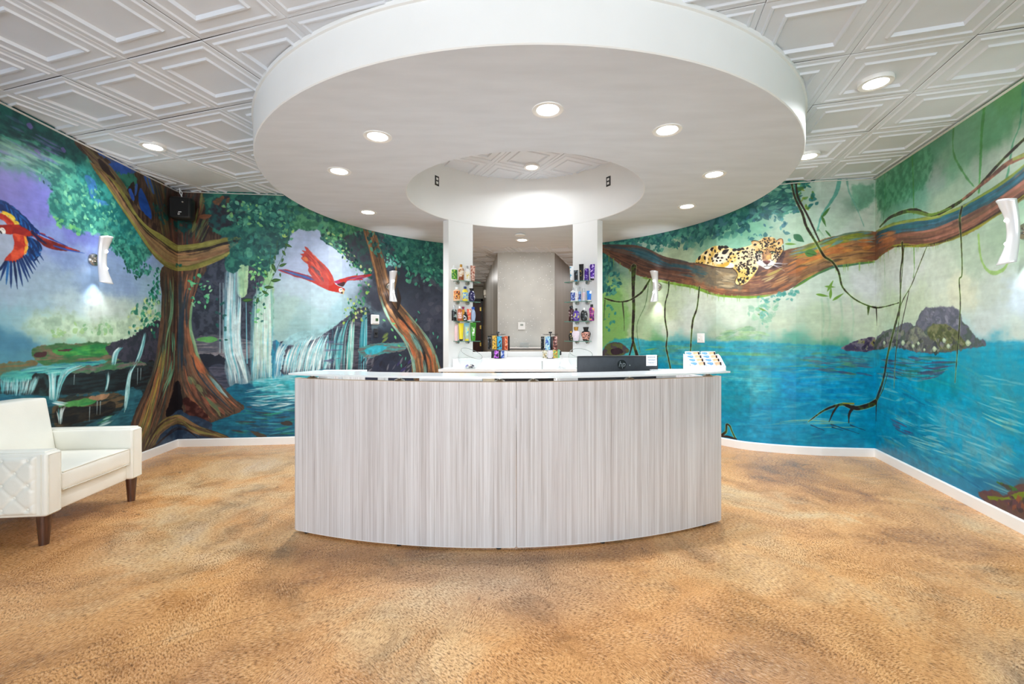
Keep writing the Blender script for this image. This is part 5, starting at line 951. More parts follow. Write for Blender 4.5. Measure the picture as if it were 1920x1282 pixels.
# ------------------------------------------------------------------ hall behind
F = 8.93
struct(B().prism([(-.296, F), (.877, F), (.877+.296*6.6, F+6.6), (-.296-.113*6.6, F+6.6)], 0, 3.05).m(GLIT).build('wall_hall_block'), 'hall block faced with pale glitter wallcovering', 'wall')
hb = bpy.data.objects['wall_hall_block']; me = hb.data; me.materials.clear()
for m_ in (GLIT, SILV, TAUPE): me.materials.append(m_)
for p in me.polygons:
    n = p.normal; p.material_index = 1 if n.x < -.5 else 2 if n.x > .5 else 0
struct(B().box((-.3, 15.6, 1.53), (7, .12, 3.06)).build('wall_hall_back', CREAM), 'cream end wall of the left corridor', 'wall')
struct(B().box((-2.6, 11.0, 1.53), (.12, 9.2, 3.06)).build('wall_hall_left', CREAM), 'left wall of the corridor behind the reception', 'wall')
struct(B().box((3.3, 11.0, 1.53), (.12, 9.2, 3.06)).build('wall_hall_right', CREAM), 'right wall of the corridor behind the reception', 'wall')
d = struct(B().box((-1.42, 15.5, 1.27), (.62, .045, 2.5)).build('door_1', MAROON), 'maroon door at the end of the left corridor', 'door')
B().box((-1.055, 15.5, 1.3), (.1, .08, 2.6)).box((-1.4, 15.5, 2.57), (.8, .08, .08)).build('door_frame', BLACK, d)
for z in (2.24, 1.6, .99): B().box((-1.12, 15.46, z), (.05, .02, .13)).build('hinge', BRASS, d)
e = thing('emergency_light', 'boxy pale emergency light on the silver corridor wall', 'light', (-.835, 13.5, 2.53)); B().box((0, 0, .1), (.08, .2, .17), .02).build('housing', mat('ivory_plastic', (226, 220, 204), .5), e); B().box((0, .0, -.02), (.03, .05, .06)).build('bracket', CHROME, e)
e = thing('thermostat', 'small white thermostat on the glitter wall seen through the opening', 'thermostat', (.195, F-.002, hz(618, F))); B().box((0, -.012, .075), (.15, .024, .15), .008).build('housing', WPLAST, e); B().box((.005, -.026, .1), (.06, .004, .04)).build('display', mat('lcd', (150, 160, 150), .3), e)
e = thing('side_cabinet', 'low grey cabinet with a dark seam in front of the glitter wall', 'cabinet', (.28, 8.6, 0)); B().box((0, 0, .52), (.76, .5, 1.04)).build('body', mat('grey_laminate', (190, 190, 186), .4), e); B().box((0, 0, 1.05), (.77, .51, .02)).build('seam', BLACK, e); B().box((0, 0, 1.068), (.79, .52, .016)).build('top', WLAM, e)
e = thing('leaflet_holder', 'clear box shaped holder standing on the low grey cabinet', 'holder', (.24, 8.45, 1.076)); b = B().box((0, 0, .004), (.17, .07, .008)).box((0, .03, .05), (.17, .006, .09)).box((0, -.03, .04), (.17, .006, .07)); b.build('tray', mat('acrylic', (225, 230, 228), .1, trans=.7), e)
e = tag(B().lathe([(0, 0), (.06, 0), (.075, -.012), (.07, -.02), (.0, -.02)], 24).build('smoke_detector', WPLAST, None, True, loc=(.112, 6.09, ZS)), 'flat round white cover in the soffit above the opening', 'detector')

# ------------------------------------------------------------------ recessed downlights
def downlight(x, y, z, label, group, power):
    t = thing('recessed_downlight', label, 'light', (x, y, z), 0, group)
    B().lathe([(.068, .03), (.068, .0), (.074, -.004), (.096, -.005), (.099, -.001), (.099, .03)], 40, cap=False).build('trim', WPLAST, t, True)
    B().lathe([(0, -.0015), (.07, -.0015), (.07, .004), (0, .004)], 32).build('lens', LENS, t)
    area('lamp', (0, 0, -.012), (0, 0, 0), (.13, .13), power, (.93, .965, 1), 'DISK', t, 150)
ringl = [(708, 256, 'second nearest downlight, left part of the round soffit'), (1027, 206, 'nearest and largest downlight in the round soffit'), (1251, 244, 'second nearest downlight, right part of the round soffit'), (636, 321, 'leftmost downlight in the round soffit'), (1339, 327, 'rightmost downlight in the round soffit'),
         (690, 398, 'far left downlight in the soffit, above the scarlet macaw'), (1288, 387, 'far right downlight in the soffit, above the jaguar'), (979, 450, 'downlight at the back of the soffit, seen over the opening')]
for px, py, lb in ringl:
    y = 815*(ZS-1.318)/(628-py); downlight((px-960)/815*y, y, ZS, lb, 'downlights in the round soffit', DOWN_W)
for px, py, lb in ((287, 273, 'downlight in the embossed tiles above the left sconce'), (1642, 153, 'downlight in the embossed tiles near the right wall'), (1515, 291, 'downlight in the tiles half hidden behind the soffit edge at right')):
    y = 815*1.700/(628-py); downlight((px-960)/815*y, y, 3.006, lb, 'downlights in the tiled ceiling', DOWN_W*.9)
y = 815*2.05/(628-313); downlight((997-960)/815*y, y, 3.362, 'downlight in the raised tiles inside the soffit ring', 'downlights in the tiled ceiling', DOWN_W*.45)
# outlets on the inner face of the ring
for px, py, lb, c in ((819, 339, 'white cut-out outlet on the inner ring face at left', WPLAST), (1141, 340, 'dark outlet plate on the inner ring face at right', BLACK)):
    a = ang_at(px); x, y = cyl_pt(a, 1.2); t = thing('wall_outlet', lb, 'outlet', (x, y, hz(py, y)-.055), a+math.pi/2)
    B().box((0, .003, .055), (.07, .006, .115), .002).build('plate', BLACK, t)
    for z in (.032, .078): B().box((0, .007, z), (.034, .006, .028), .002).build('receptacle', WPLAST, t)

# ------------------------------------------------------------------ things fixed to the mural walls
def on_wall(M, px, py):
    """plan point, height and inward angle of the wall point seen at a photo pixel"""
    u, v, k = M.at(px, py); s = u/M.ppm; i = min(len(M.seg)-1, max(0, int(np.searchsorted(M.cum, s)-1)))
    p = M.plan[i]+M.seg[i]/M.len[i]*(s-M.cum[i]); d = M.seg[i]/M.len[i]; n = (d[1], -d[0])       # room on the right hand
    return (float(p[0]), float(p[1]), H_CEIL-v/M.ppm), math.atan2(n[1], n[0])+math.pi/2       # local -Y points into the room
def sconce(M, px, py, label):
    (x, y, z), a = on_wall(M, px, py); t = thing('wall_sconce', label, 'sconce', (x, y, z), a, 'curved metal wall sconces')
    B().lathe([(0, 0), (.058, 0), (.058, .012), (.05, .022), (0, .022)], 32, T=Matrix.Rotation(R(90), 4, 'X')).build('canopy', CHROME, t, True)
    B().tube([(0, -.02, 0), (0, -.085, 0)], .02, 12).box((0, -.06, 0), (.035, .06, .05), .006).build('arm', CHROME, t, True)
    P = []
    for i in range(25):
        q = -1+2*i/24; w = .041+.023*abs(q)**2.2; d0 = .07+.035*(q*q); row = []
        for j in range(13):
            f = -1+2*j/12; lip = .0*f; row.append((w*math.sin(f*1.4), -(d0+w*1.15*(math.cos(f*1.4)-.3)), .205*q+ (.012*math.cos(f*1.5)*(1 if q > 0 else -1) if abs(q) > .9 else 0)))
        P.append(row)
    b = B(); b.grid(P); o = b.build('shade', mat('satin_white_metal', (238, 238, 240), .22, metal=.25, var=.01), t, True, angle=80)
    md = o.modifiers.new('thickness', 'SOLIDIFY'); md.thickness = .004
    for s in (-1, 1):
        B().lathe([(0, 0), (.016, 0), (.014, .02*s), (0, .024*s)], 14, (0, -.088, .075*s)).build('bulb', LED, t, True)
        B().lathe([(0, 0), (.012, 0), (.009, .004), (0, .005)], 16, T=Matrix.Translation((0, -(.07+.035*.14+.047*1.15*.7), .078*s)) @ Matrix.Rotation(R(90), 4, 'X')).build('led_window', LED, t, True)
        l = bpy.data.lights.new('sconce_lamp', 'SPOT'); l.energy = 15 if s < 0 else 4.5; l.spot_size = R(84); l.spot_blend = .8; l.shadow_soft_size = .012; lo = bpy.data.objects.new('sconce_lamp', l); COL.objects.link(lo); lo.parent = t; lo.location = (0, -.06, .12*s); lo.rotation_euler = (R(-10) if s < 0 else R(180+10), 0, 0)
sconce(ML, 175, 487, 'curved white and silver sconce on the left wall by the macaw tail'); sconce(ML, 729.5, 538, 'curved white sconce on the leaning tree trunk of the mural')
sconce(MR, 1234.5, 538, 'curved white sconce below the painted branch left of the jaguar'); sconce(MR, 1927, 433, 'curved white sconce cut by the right edge of the picture')
(x, y, z), a = on_wall(ML, 702, 599); t = thing('thermostat', 'white square thermostat with green display beside the leaning tree', 'thermostat', (x, y, z-.07), a)
B().box((0, -.012, .07), (.135, .024, .135), .012, 3).build('housing', WPLAST, t); B().box((.022, -.0255, .068), (.042, .003, .038)).build('display', mat('green_lcd', (60, 96, 60), .2), t); B().box((0, -.0255, .02), (.09, .003, .006)).build('button_row', mat('grey_key', (200, 200, 200), .4), t)
(x, y, z), a = on_wall(ML, 704.5, 624); t = thing('wall_control', 'dark grey wall control with a knob under the thermostat', 'switch', (x, y, z-.06), a)
B().box((0, -.004, .06), (.072, .008, .118), .003).build('plate', mat('dark_grey_plastic', (52, 54, 62), .4), t); B().lathe([(0, 0), (.018, 0), (.015, .014), (0, .014)], 20, T=Matrix.Translation((0, -.008, .055)) @ Matrix.Rotation(R(90), 4, 'X')).build('knob', BLACK, t, True)
(x, y, z), a = on_wall(MR, 1314.5, 633.5); t = thing('light_switch', 'white double light switch on the blue water of the jaguar mural', 'switch', (x, y, z-.06), a)
B().box((0, -.003, .06), (.118, .006, .118), .003).build('plate', WPLAST, t); B().box((.025, -.008, .06), (.034, .007, .068), .002).build('rocker', WPLAST, t); B().box((-.025, -.011, .064), (.009, .014, .02), .002).build('toggle', WPLAST, t)
for zz in (.04,.08): B().box((-.025, -.0065, zz), (.006, .002, .006)).build('screw', CHROME, t)
# speaker in the corner
t = thing('wall_speaker', 'black box speaker high in the left corner on the painted tree', 'speaker', (-3.77, 4.97, 2.63), R(14))
B().box((0, 0, .13), (.225, .15, .255), .04, 4).build('cabinet', BLACK, t, True); B().box((0, -.0765, .13), (.18, .004, .2), .002).build('grille', mat('speaker_cloth', (14, 14, 15), .9, bump=.5, bscale=400), t)
B().lathe([(0, 0), (.011, 0), (.008, .004), (0, .004)], 16, T=Matrix.Translation((.035, -.078, .19)) @ Matrix.Rotation(R(90), 4, 'X')).build('tweeter_cap', CHROME, t, True)
text('lettering', 'D', .03, WPLAST, t, (.0, -.0795, .052), (R(90), 0, 0)); B().box((.01, -.0795, .075), (.03, .002, .006)).build('badge', WPLAST, t); B().box((0, .1, .13), (.05, .06, .08)).build('bracket', BLACK, t)
for k, (dx, c) in enumerate(((-.055, .02), (.0, -.03))):
    pts = [(-3.77+dx, 5.02, 2.87), (-3.79+dx+c, 5.03, 2.92), (-3.83+dx*.4+c, 5.05, 2.97), (-3.86+dx*.3, 5.05, 3.03)]
    tag(B().tube(pts, .005, 6).build('speaker_cable', WPLAST, None, True), ('left' if k == 0 else 'right')+' of two white cables from the ceiling to the corner speaker', 'cable', 'speaker cables')
# ------------------------------------------------------------------ reception desk
DX, DY, DR = -.156, 6.203, 3.54
def dp(a, r): a = R(a); return (DX+r*math.cos(a), DY+r*math.sin(a))
def aring(b, a0, a1, r0, r1, z0, z1, n=40):
    A = [a0+(a1-a0)*k/n for k in range(n+1)]; prof = [(r0, z0), (r0, z1), (r1, z1), (r1, z0), (r0, z0)]
    V = b.grid([[(*dp(a, r), z) for a in A] for r, z in prof]); b.b.faces.new([V[k][0] for k in range(4)]); b.b.faces.new([V[k][-1] for k in (3, 2, 1, 0)]); return b
desk = thing('reception_desk', 'curved reception desk with pale linear grain front and frosted glass counter', 'desk')
def dang(px, r):           # angle on the circle r at which the near arc is seen at a photo column
    k = (px-960)/815; A = 1+k*k; Bq = -2*(k*DX+DY); Cq = DX*DX+DY*DY-r*r; y = (-Bq-math.sqrt(Bq*Bq-4*A*Cq))/(2*A); return math.degrees(math.atan2(y-DY, k*y-DX))
s_ = dang(968, DR)
EDGEB = mat('beige_edge_band', (206, 190, 170), .5)
for a0, a1 in ((-111.5, s_-.025), (s_+.025, -62.6)):
    aring(B(), a0, a1, DR, DR-.035, .018, 1.028).build('front_panel', WOODL, desk, True, angle=30)
    aring(B(), a0, a1, DR-.0005, DR-.0345, 1.0275, 1.031).build('edge_band', EDGEB, desk, True, angle=30)
    aring(B(), a0+.1, a1-.1, DR-.004, DR-.03, .012, .019).build('bottom_edge', WPLAST, desk, True, angle=30)
for a in (-111.2, -62.9):
    x, y = dp(a, DR-.345); B().box((0, 0, .52), (.62, .03, 1.0)).build('end_panel', WOODL, desk, loc=(x, y, 0), rz=R(a))
aring(B(), -110.7, -63.4, DR-.04, DR-.70, .72, .75).build('worktop', WLAM, desk, True, angle=30)
aring(B(), -110.9, -62.9, 3.625, 3.38, 1.06, 1.072).build('glass_counter', FROST, desk, True, angle=30)
for px in (586, 749, 937, 1000, 1180, 1327):
    x, y = dp(dang(px, DR-.03), DR-.03); B().lathe([(0, 1.031), (.034, 1.031), (.03, 1.038), (.014, 1.044), (.012, 1.056), (.026, 1.058), (.026, 1.06), (0, 1.06)], 18, (x, y, 0)).build('standoff', CHROME, desk, True)
for a, b_ in ((606, 622), (714, 725), (790, 905), (1046, 1080), (1234, 1260)):  # white blocks imitating reflections seen in the gap under the glass
    a0, a1 = dang(a, DR-.1), dang(b_, DR-.1); aring(B(), a0, a1, DR-.06, DR-.12, .75, 1.058, 6).build('reflection_block', WLAM, desk)
for k, (x0, x1, y0, y1) in enumerate(((-1.33, -1.03, 2.98, 3.09), (.985, 1.25, 3.07, 3.16))):
    B().box(((x0+x1)/2, (y0+y1)/2, 1.06), (x1-x0, y1-y0, .024)).box(((x0+x1)/2, (y0+y1)/2, .9), (.03, y1-y0-.02, .3)).build('return_top', WLAM, desk)
for px in (575, 748, 935, 1130, 1320):
    x, y = dp(dang(px, DR-.02), DR-.025); B().lathe([(.016, 0), (.016, .014)], 12, (x, y, 0)).build('levelling_foot', BLACK, desk)

# monitor
mt = thing('desktop_computer', 'black all-in-one computer seen from behind, standing behind the glass counter', 'computer', (.752, 3.085, .752), R(9.5))
MB = mat('monitor_back', (46, 50, 56), .45, var=.1, scale=30)
B().box((0, 0, .245), (.60, .03, .35), .008, 2).build('housing', MB, mt, True)
B().box((0, .017, .25), (.59, .004, .33)).build('screen', BLACK, mt); B().box((0, 0, .415), (.598, .033, .006), .002).build('bezel_edge', mat('dark_bezel', (20, 20, 22), .3), mt)
B().box((0, .04, .05), (.1, .02, .1), .005).box((0, .03, .006), (.26, .17, .012), .004).build('stand', CHROME, mt, True)
lx = .022; lz = .358; B().lathe([(0, 0), (.033, 0), (.033, .002), (0, .002)], 36, T=Matrix.Translation((lx, -.0155, lz)) @ Matrix.Rotation(R(90), 4, 'X')).build('logo_disc', mat('logo_black', (16, 20, 22), .25), mt)
text('logo_letters', 'hp', .056, mat('logo_grey', (120, 126, 130), .35, metal=.4), mt, (lx, -.0185, lz+.002), (R(90), 0, 0), shear=.25, sx=.9)
st = B().box((.247, -.0165, .385), (.082, .002, .078), .004, 2).build('sticker', mat('paper', (246, 246, 248), .6, var=.01), mt)
b = B()
rnd = random.Random(4)
for k, (z, w, h, n_) in enumerate(((.408, .06, .0045, 5), (.394, .05, .002, 9), (.389, .056, .002, 10), (.384, .048, .002, 8), (.371, .06, .0022, 9), (.366, .036, .002, 6))):
    x = .247-w/2
    while x < .247+w/2: l = rnd.uniform(.004, .011)*(1.4 if k == 0 else 1); b.box((x+l/2, -.0178, z), (l, .0005, h)); x += l+.0022
b.build('print_lines', mat('ink', (70, 76, 110), .6), mt)
B().lathe([(0, 0), (.004, 0), (.004, .001), (0, .001)], 10, T=Matrix.Translation((.082, -.0155, .352)) @ Matrix.Rotation(R(90), 4, 'X')).build('screw', CHROME, mt)

# business card display
ch = thing('card_holder', 'white stepped card display on the right end of the glass counter', 'holder', (1.335, 3.02, 1.0725), R(-3))
CARD = mat('card_white', (248, 248, 248), .4, var=.01); CB = mat('card_blue', (70, 130, 220), .4, c2=(150, 200, 240), scale=60); CT = mat('card_tan', (236, 176, 130), .4, c2=(250, 214, 180), scale=60); CK = mat('card_dark', (40, 22, 26), .4)
b = B().box((0, 0, .004), (.236, .13, .008))
for k in range(4):
    b.box((0, -.048+.03*k, .016+.011*(k)+.004), (.236, .004, .024+.022*k)).box((0, -.034+.03*k, .004+.011*k), (.236, .028, .008+.022*k))
b.box((0, .062, .055), (.236, .004, .11)); b.build('tiers', WPLAST, ch)
for s in (-1, 1): B().prism([(-.062, 0), (.064, 0), (.064, .112), (.03, .1), (-.05, .04), (-.062, .03)], -.0015, .0015, T=Matrix.Translation((s*.1195, 0, 0)) @ Matrix.Rotation(R(90), 4, 'Z') @ Matrix.Rotation(R(90), 4, 'X')).build('side', WPLAST, ch)
rows = ('front', 'second', 'third', 'rearmost')
base = None
for k in range(4):
    for j, s in enumerate((-1, 1)):
        o = thing('card_stack', '%s stack of blue and tan cards in the %s column of the card display' % (rows[k], ('left', 'right')[j]), 'cards', (1.335+s*.056, 3.02-.034+.03*k, 1.0725+.012+.022*k), R(-3), 'card stacks in the stepped display')
        T = Matrix.Rotation(R(-14), 4, 'X'); b = B().m(CARD).box((0, 0, .026), (.098, .012, .052), T=T)
        b.m(CB).prism([(-.047, .044), (-.012, .047), (-.006, .034), (-.02, .026), (-.047, .036)], 0, .0006, T=T @ Matrix.Translation((0, -.0062, 0)) @ Matrix.Rotation(R(90), 4, 'X'))
        b.m(CT).prism([(-.002, .046), (.04, .05), (.047, .03), (.01, .024)], 0, .0006, T=T @ Matrix.Translation((0, -.0062, 0)) @ Matrix.Rotation(R(90), 4, 'X'))
        b.m(CK).prism([(.036, .046), (.047, .048), (.048, .026), (.038, .026)], 0, .0009, T=T @ Matrix.Translation((0, -.0062, 0)) @ Matrix.Rotation(R(90), 4, 'X')).build('cards', None, o)

# ------------------------------------------------------------------ back counter
bc = thing('back_counter', 'white back counter with thin top and raised ledge under the opening', 'counter')
aa = [aR0+(aL0-aR0)*k/16 for k in range(17)]; arcp = [cyl_pt(a, 1.197) for a in aa]
B().prism([(-.838, 4.94), (1.10, 4.94), (1.08, 5.2)]+arcp, .90, .93).build('top', WLAM, bc)
a_l, a_r = ang_at(849), ang_at(1112); arc2 = [cyl_pt(a_r+(a_l-a_r)*k/16, 1.197) for k in range(17)]
B().prism([(-.711, 5.22), (.965, 5.22)]+arc2, .93, 1.03).build('ledge', WLAM, bc)
B().prism([(-.80, 5.02), (-.20, 5.02), (-.20, 5.3), (-.80, 5.3)], 0, .90).build('cabinet', mat('cream_laminate', (214, 210, 190), .4), bc)
B().box((.42, 5.16, .45), (1.22, .24, .9)).build('knee_space_shade', BLACK, bc); B().box((.62, 5.0, .8), (.16, .06, .18)).build('drawer_front', mat('cream_laminate', (214, 210, 190), .4), bc)  # solid black box stands in for the shade of the open knee space
t = thing('file_box', 'white file box on the desk beside the computer', 'box', (.42, 3.5, .751)); B().box((0, 0, .105), (.15, .2, .21), .006).build('body', WPLAST, t); B().box((0, 0, .222), (.158, .208, .022), .005).build('lid', WLAM, t)
t = thing('acrylic_upright', 'slim clear upright standing on the back counter in front of the opening', 'holder', (.345, 4.97, .931)); B().box((0, 0, .004), (.05, .04, .008)).build('foot', GLASS, t); B().box((0, 0, .045), (.014, .006, .09)).build('blade', mat('acrylic', (225, 230, 228), .1, trans=.7), t)

# slanted glass bowls
def bowl(x, y, z, rz, label):
    t = thing('glass_bowl', label, 'bowl', (x, y, z), rz, 'slant-cut glass bowls'); b = B(); r = .142
    prof = [(0, .004), (.062, .004)]+[(r*math.cos(a), .125+r*math.sin(a)) for a in [R(-62+150*k/22) for k in range(23)]]
    b.lathe(prof, 48, cap=False)
    bmesh.ops.bisect_plane(b.b, geom=b.b.verts[:]+b.b.edges[:]+b.b.faces[:], plane_co=(0, 0, .185), plane_no=(.42, -.28, 1), clear_outer=True)
    rim = [v.co.copy() for v in b.b.verts if any(e.is_boundary for e in v.link_edges)]; o = b.build('bowl', GLASS, t, True, angle=80)
    c = sum(rim, Vector())/len(rim); n = Vector((.42, -.28, 1)).normalized(); u = n.cross(Vector((0, 1, 0))).normalized(); w = n.cross(u); rim.sort(key=lambda p: math.atan2((p-c).dot(w), (p-c).dot(u)))
    B().tube(rim+[rim[0]], .0026, 6).build('rim', mat('glass_rim', (150, 160, 158), .08, metal=.3), t, True); B().lathe([(0, 0), (.064, 0), (.066, .004), (0, .004)], 32).build('base', GLASS, t)
    return t
bowl(-.489, 5.075, .931, 0, 'slanted clear glass bowl holding small wrapped candies, left'); bowl(.80, 5.07, .931, math.pi*.55, 'slanted clear glass bowl half hidden behind the computer')
rnd = random.Random(3); cc = [(236, 236, 240), (70, 66, 120), (190, 120, 80), (150, 150, 210), (240, 240, 240), (60, 50, 70), (230, 200, 170)]
cn = ['white', 'navy', 'brown', 'lilac', 'pearl white', 'dark', 'cream']
for k in range(14):
    lay = k//7; a = (k % 7)*2*math.pi/6+lay*.5; r = (.046 if k % 7 < 6 else 0)*(1 if lay == 0 else .85); c = cc[k % 7]
    T = Matrix.Rotation(rnd.uniform(-.5, .5), 4, 'X') @ Matrix.Rotation(rnd.uniform(-.5, .5), 4, 'Y')
    b = B().m(mat('wrap_'+cn[k % 7].replace(' ', '_'), c, .3)).box((0, 0, 0), (.030, .017, .013), .004, T=T).m(mat('wrap_white', cc[0], .3)).box((.019, 0, 0), (.01, .014, .003), T=T).box((-.019, 0, 0), (.01, .014, .003), T=T)
    o = b.build('wrapped_candy', None, None, loc=(-.489+r*math.cos(a), 5.075+r*math.sin(a), .931+.016+lay*.018), rz=a*1.7); tag(o, '%s wrapped candy %s in the left glass bowl' % (cn[k % 7], ('at the bottom', 'on top of the pile')[lay]), 'candy', 'wrapped candies in the glass bowl')
t = thing('power_adapter', 'small black adapter with looping white cable at the wall behind the computer', 'adapter', (.60, 5.42, 1.031)); B().box((0, 0, .065), (.03, .02, .055), .004).build('plug', BLACK, t)
B().tube([(.0, 0, .04), (-.03, 0, .015), (-.035, -.02, .06), (-.02, -.02, .1), (.0, -.01, .09)], .003, 6).build('cable', WPLAST, t, True)
o = B().tube([(.58, 5.20, 1.0), (.56, 5.14, .95), (.60, 5.06, .938), (.62, 5.0, .938), (.58, 4.97, .938), (.53, 5.02, .938), (.55, 5.09, .94), (.60, 5.10, .945)], .004, 6).build('white_cable', mat('grey_cable', (214, 220, 222), .4), None, True); tag(o, 'coiled pale cable on the counter left of the computer', 'cable')

# ------------------------------------------------------------------ shelves and products
def shelf_frame(pc):
    a = ang_at(pc); c = Vector(cyl_pt(a, 1.2)); n = Vector((-math.cos(a), -math.sin(a))); t = Vector((-n.y, n.x))
    if t.x < 0: t = -t
    return c, n, t
LC, RC = shelf_frame(866), shelf_frame(1093)
SH = [1.985, 1.735, 1.49, 1.245]; rown = ('top', 'second', 'third', 'bottom')
for side, (c, n, t) in (('left', LC), ('right', RC)):
    for k, z in enumerate(SH):
        o = thing('glass_shelf', '%s glass shelf on the %s white column' % (rown[k], side), 'shelf', (c.x, c.y, z), math.atan2(t.y, t.x), 'glass shelves on the white columns')
        sg = 1 if (Matrix.Rotation(math.atan2(t.y, t.x), 2) @ Vector((0, -1))).dot(n) > 0 else -1
        off = .022 if side == 'left' else -.022
        b = B().m(GLASS).box((off, -sg*.085, -.004), (.318, .126, .008), .001, 1); o1 = b.build('pane', None, o)
        B().box((off, -sg*.1485, -.004), (.318, .0012, .008)).box((off-.1595, -sg*.085, -.004), (.0012, .126, .008)).box((off+.1595, -sg*.085, -.004), (.0012, .126, .008)).build('edge', GEDGE, o)
        for x in (-.075, .075): B().lathe([(0, 0), (.024, 0), (.024, .032), (.018, .04), (0, .04)], 18, T=Matrix.Translation((x, .004, -.014)) @ Matrix.Rotation(R(90), 4, 'X')).build('clip', CHROME, o, True)
def tube_body(b, w, h, d, z0, taper=.74):
    P = []
    for i in range(9):
        f = i/8; a = w/2*(taper+(1-taper)*f); q = d*(1-f)**.8+.0015; P.append([(a*math.cos(2*math.pi*k/20), q*math.sin(2*math.pi*k/20), z0+(h-z0)*f) for k in range(20)])
    b.grid(P, closed=True); b.box((0, 0, h-.004), (w*1.0, .004, .008))
FLAT = [(0, 0), (.9, 0), (1, .03), (1, .8), (.92, .9), (.45, .97), (.36, 1)]
ROUND = [(0, 0), (.62, 0), (.72, .03), (.98, .35), (1, .5), (.92, .72), (.6, .92), (.34, 1)]
OVAL = [(0, 0), (.6, 0), (.8, .08), (1, .4), (.97, .65), (.75, .88), (.3, 1)]
URN = [(0, 0), (.55, 0), (.6, .05), (.9, .45), (1, .7), (.85, .88), (.5, 1)]
WAIST = [(0, 0), (.8, 0), (.9, .05), (.78, .5), (1, .82), (.9, .9), (.4, 1)]
def product(kind, frame, px, wpx, hpx, z, dep, body, cap, lab, label, cat='bottle', capw=.45, caph=.16, group=None, lz=(.2, .72)):
    c, n, t = frame; o_ = c+n*(.085+dep); k = (px-960)/815; s = (k*o_.y-o_.x)/(t.x-k*t.y); p = o_+t*s; f = p.y/815; w, h = wpx*f, hpx*f
    name = {'tube': 'lotion_tube', 'can': 'spray_can'}.get(kind, 'lotion_bottle')
    rz = math.atan2(t.y, t.x)*.6; e = thing(name, label, cat, (p.x, p.y, z+.001), rz, group)
    d = min(.024, w*.36)
    if kind == 'tube':
        ch_ = h*.1; B().lathe([(w*.3, 0), (w*.34, ch_*.2), (w*.34, ch_)], 18, sy=min(1, d/(w*.34))).build('cap', cap, e, True); b = B(); tube_body(b, w, h, d, ch_); b.build('body', body, e, True)
        if lab:
            b = B(); P = []
            for i in range(5):
                q = .22+.5*i/4; a = w/2*(.74+.26*q)*.86; dd = d*(1-q)**.8+.0022; P.append([(a*math.cos(x), dd*math.sin(x), ch_+(h-ch_)*q) for x in [math.pi*(1.12+.76*j/10) for j in range(11)]])
            b.grid(P); b.build('label', lab, e, True)
        return e
    prof = {'flat': FLAT, 'round': ROUND, 'oval': OVAL, 'urn': URN, 'waist': WAIST, 'can': [(0, 0), (1, 0), (1, .93), (.8, 1)], 'slim': [(0, 0), (1, 0), (1, .95), (.5, 1)], 'box': FLAT}[kind]
    hb_ = h*(1-caph); sy = min(1., d/(w/2)) if kind not in ('can', 'slim') else 1.
    b = B(); b.lathe([(r_*w/2, q*hb_) for r_, q in prof], 22, sy=sy); b.build('body', body, e, True, angle=50)
    rc = w/2*capw
    if capw > .62 or kind in ('urn',): cp = [(rc*.7, hb_-.002), (rc*.78, hb_+h*caph*.3), (rc, h), (rc*.9, h)]
    else: cp = [(rc, hb_-.002), (rc, h-.003), (rc*.8, h)]
    B().lathe(cp, 16, sy=max(sy, .7)).build('cap', cap, e, True, angle=40)
    if lab:
        def rad(q):
            for (r0, z0), (r1, z1) in zip(prof, prof[1:]):
                if z0 <= q <= z1 and z1 > z0: return r0+(r1-r0)*(q-z0)/(z1-z0)
            return 1
        P = []
        for i in range(7):
            q = lz[0]+(lz[1]-lz[0])*i/6; a = rad(q)*w/2*1.03; P.append([(a*math.cos(x), a*sy*1.04*math.sin(x)-.0005, q*hb_) for x in [math.pi*(1.16+.68*j/10) for j in range(11)]])
        b = B(); b.grid(P); b.build('label', lab, e, True)
    return e
def pm(n, *a, **k): return print_mat('print_'+n, *a, **k)
m_ = lambda n, c, r=.3, **k: mat('pack_'+n, c, r, **k)
wht, blk, gold, silv = m_('white', (242, 242, 240)), m_('black', (20, 20, 22)), m_('gold', (206, 156, 70), metal=.6), m_('silver', (196, 198, 200), metal=.7)
z1, z2, z3, z4 = SH; G1 = 'tanning lotions on the left column'; G2 = 'tanning lotions on the right column'
product('flat', LC, 851.5, 12.5, 28, z1, 0, wht, wht, pm('green', (74, 150, 50), (40, 110, 40), (214, 224, 90), 40), 'white bottle with a green label, top left shelf', group=G1, lz=(.06, .84))
product('flat', LC, 864.5, 10.5, 31, z1, 0, pm('amber', (226, 196, 160), (240, 226, 210), (150, 80, 40), 30), gold, m_('amber_foot', (150, 76, 34)), 'cream and amber bottle with a gold top, top left shelf', group=G1, lz=(.05, .3))
B_ = product('flat', LC, 876, 10.5, 29, z1, .01, wht, silv, pm('pale', (240, 236, 214), (246, 244, 236), (230, 200, 90), 50), 'white pump bottle with pale yellow print, top left shelf', group=G1)
product('tube', LC, 886.5, 9.5, 31, z1, -.012, pm('cocoa', (214, 170, 150), (150, 70, 50), (240, 220, 210), 44), m_('brown', (150, 64, 34)), None, 'brown and pink patterned tube at the end of the top left shelf', 'tube', group=G1)
product('flat', LC, 856.5, 13.5, 26, z2, 0, m_('peach', (240, 196, 160)), wht, pm('tiger', (226, 130, 60), (60, 36, 36), (214, 190, 110), 60), 'peach bottle with tiger stripe print, second left shelf', group=G1, lz=(.15, .85))
product('oval', LC, 872, 12.5, 28, z2, 0, m_('lemon', (240, 220, 70)), m_('navy', (30, 54, 120)), pm('sky', (150, 200, 224), (230, 226, 120), (90, 120, 190), 50), 'yellow bottle with a navy cap, second left shelf', group=G1)
product('round', LC, 884.5, 13, 25, z2, 0, pm('swirl', (40, 34, 90), (34, 30, 80), (232, 232, 244), 34), blk, None, 'navy and white swirled bottle with flared black cap', capw=.75, group=G1)
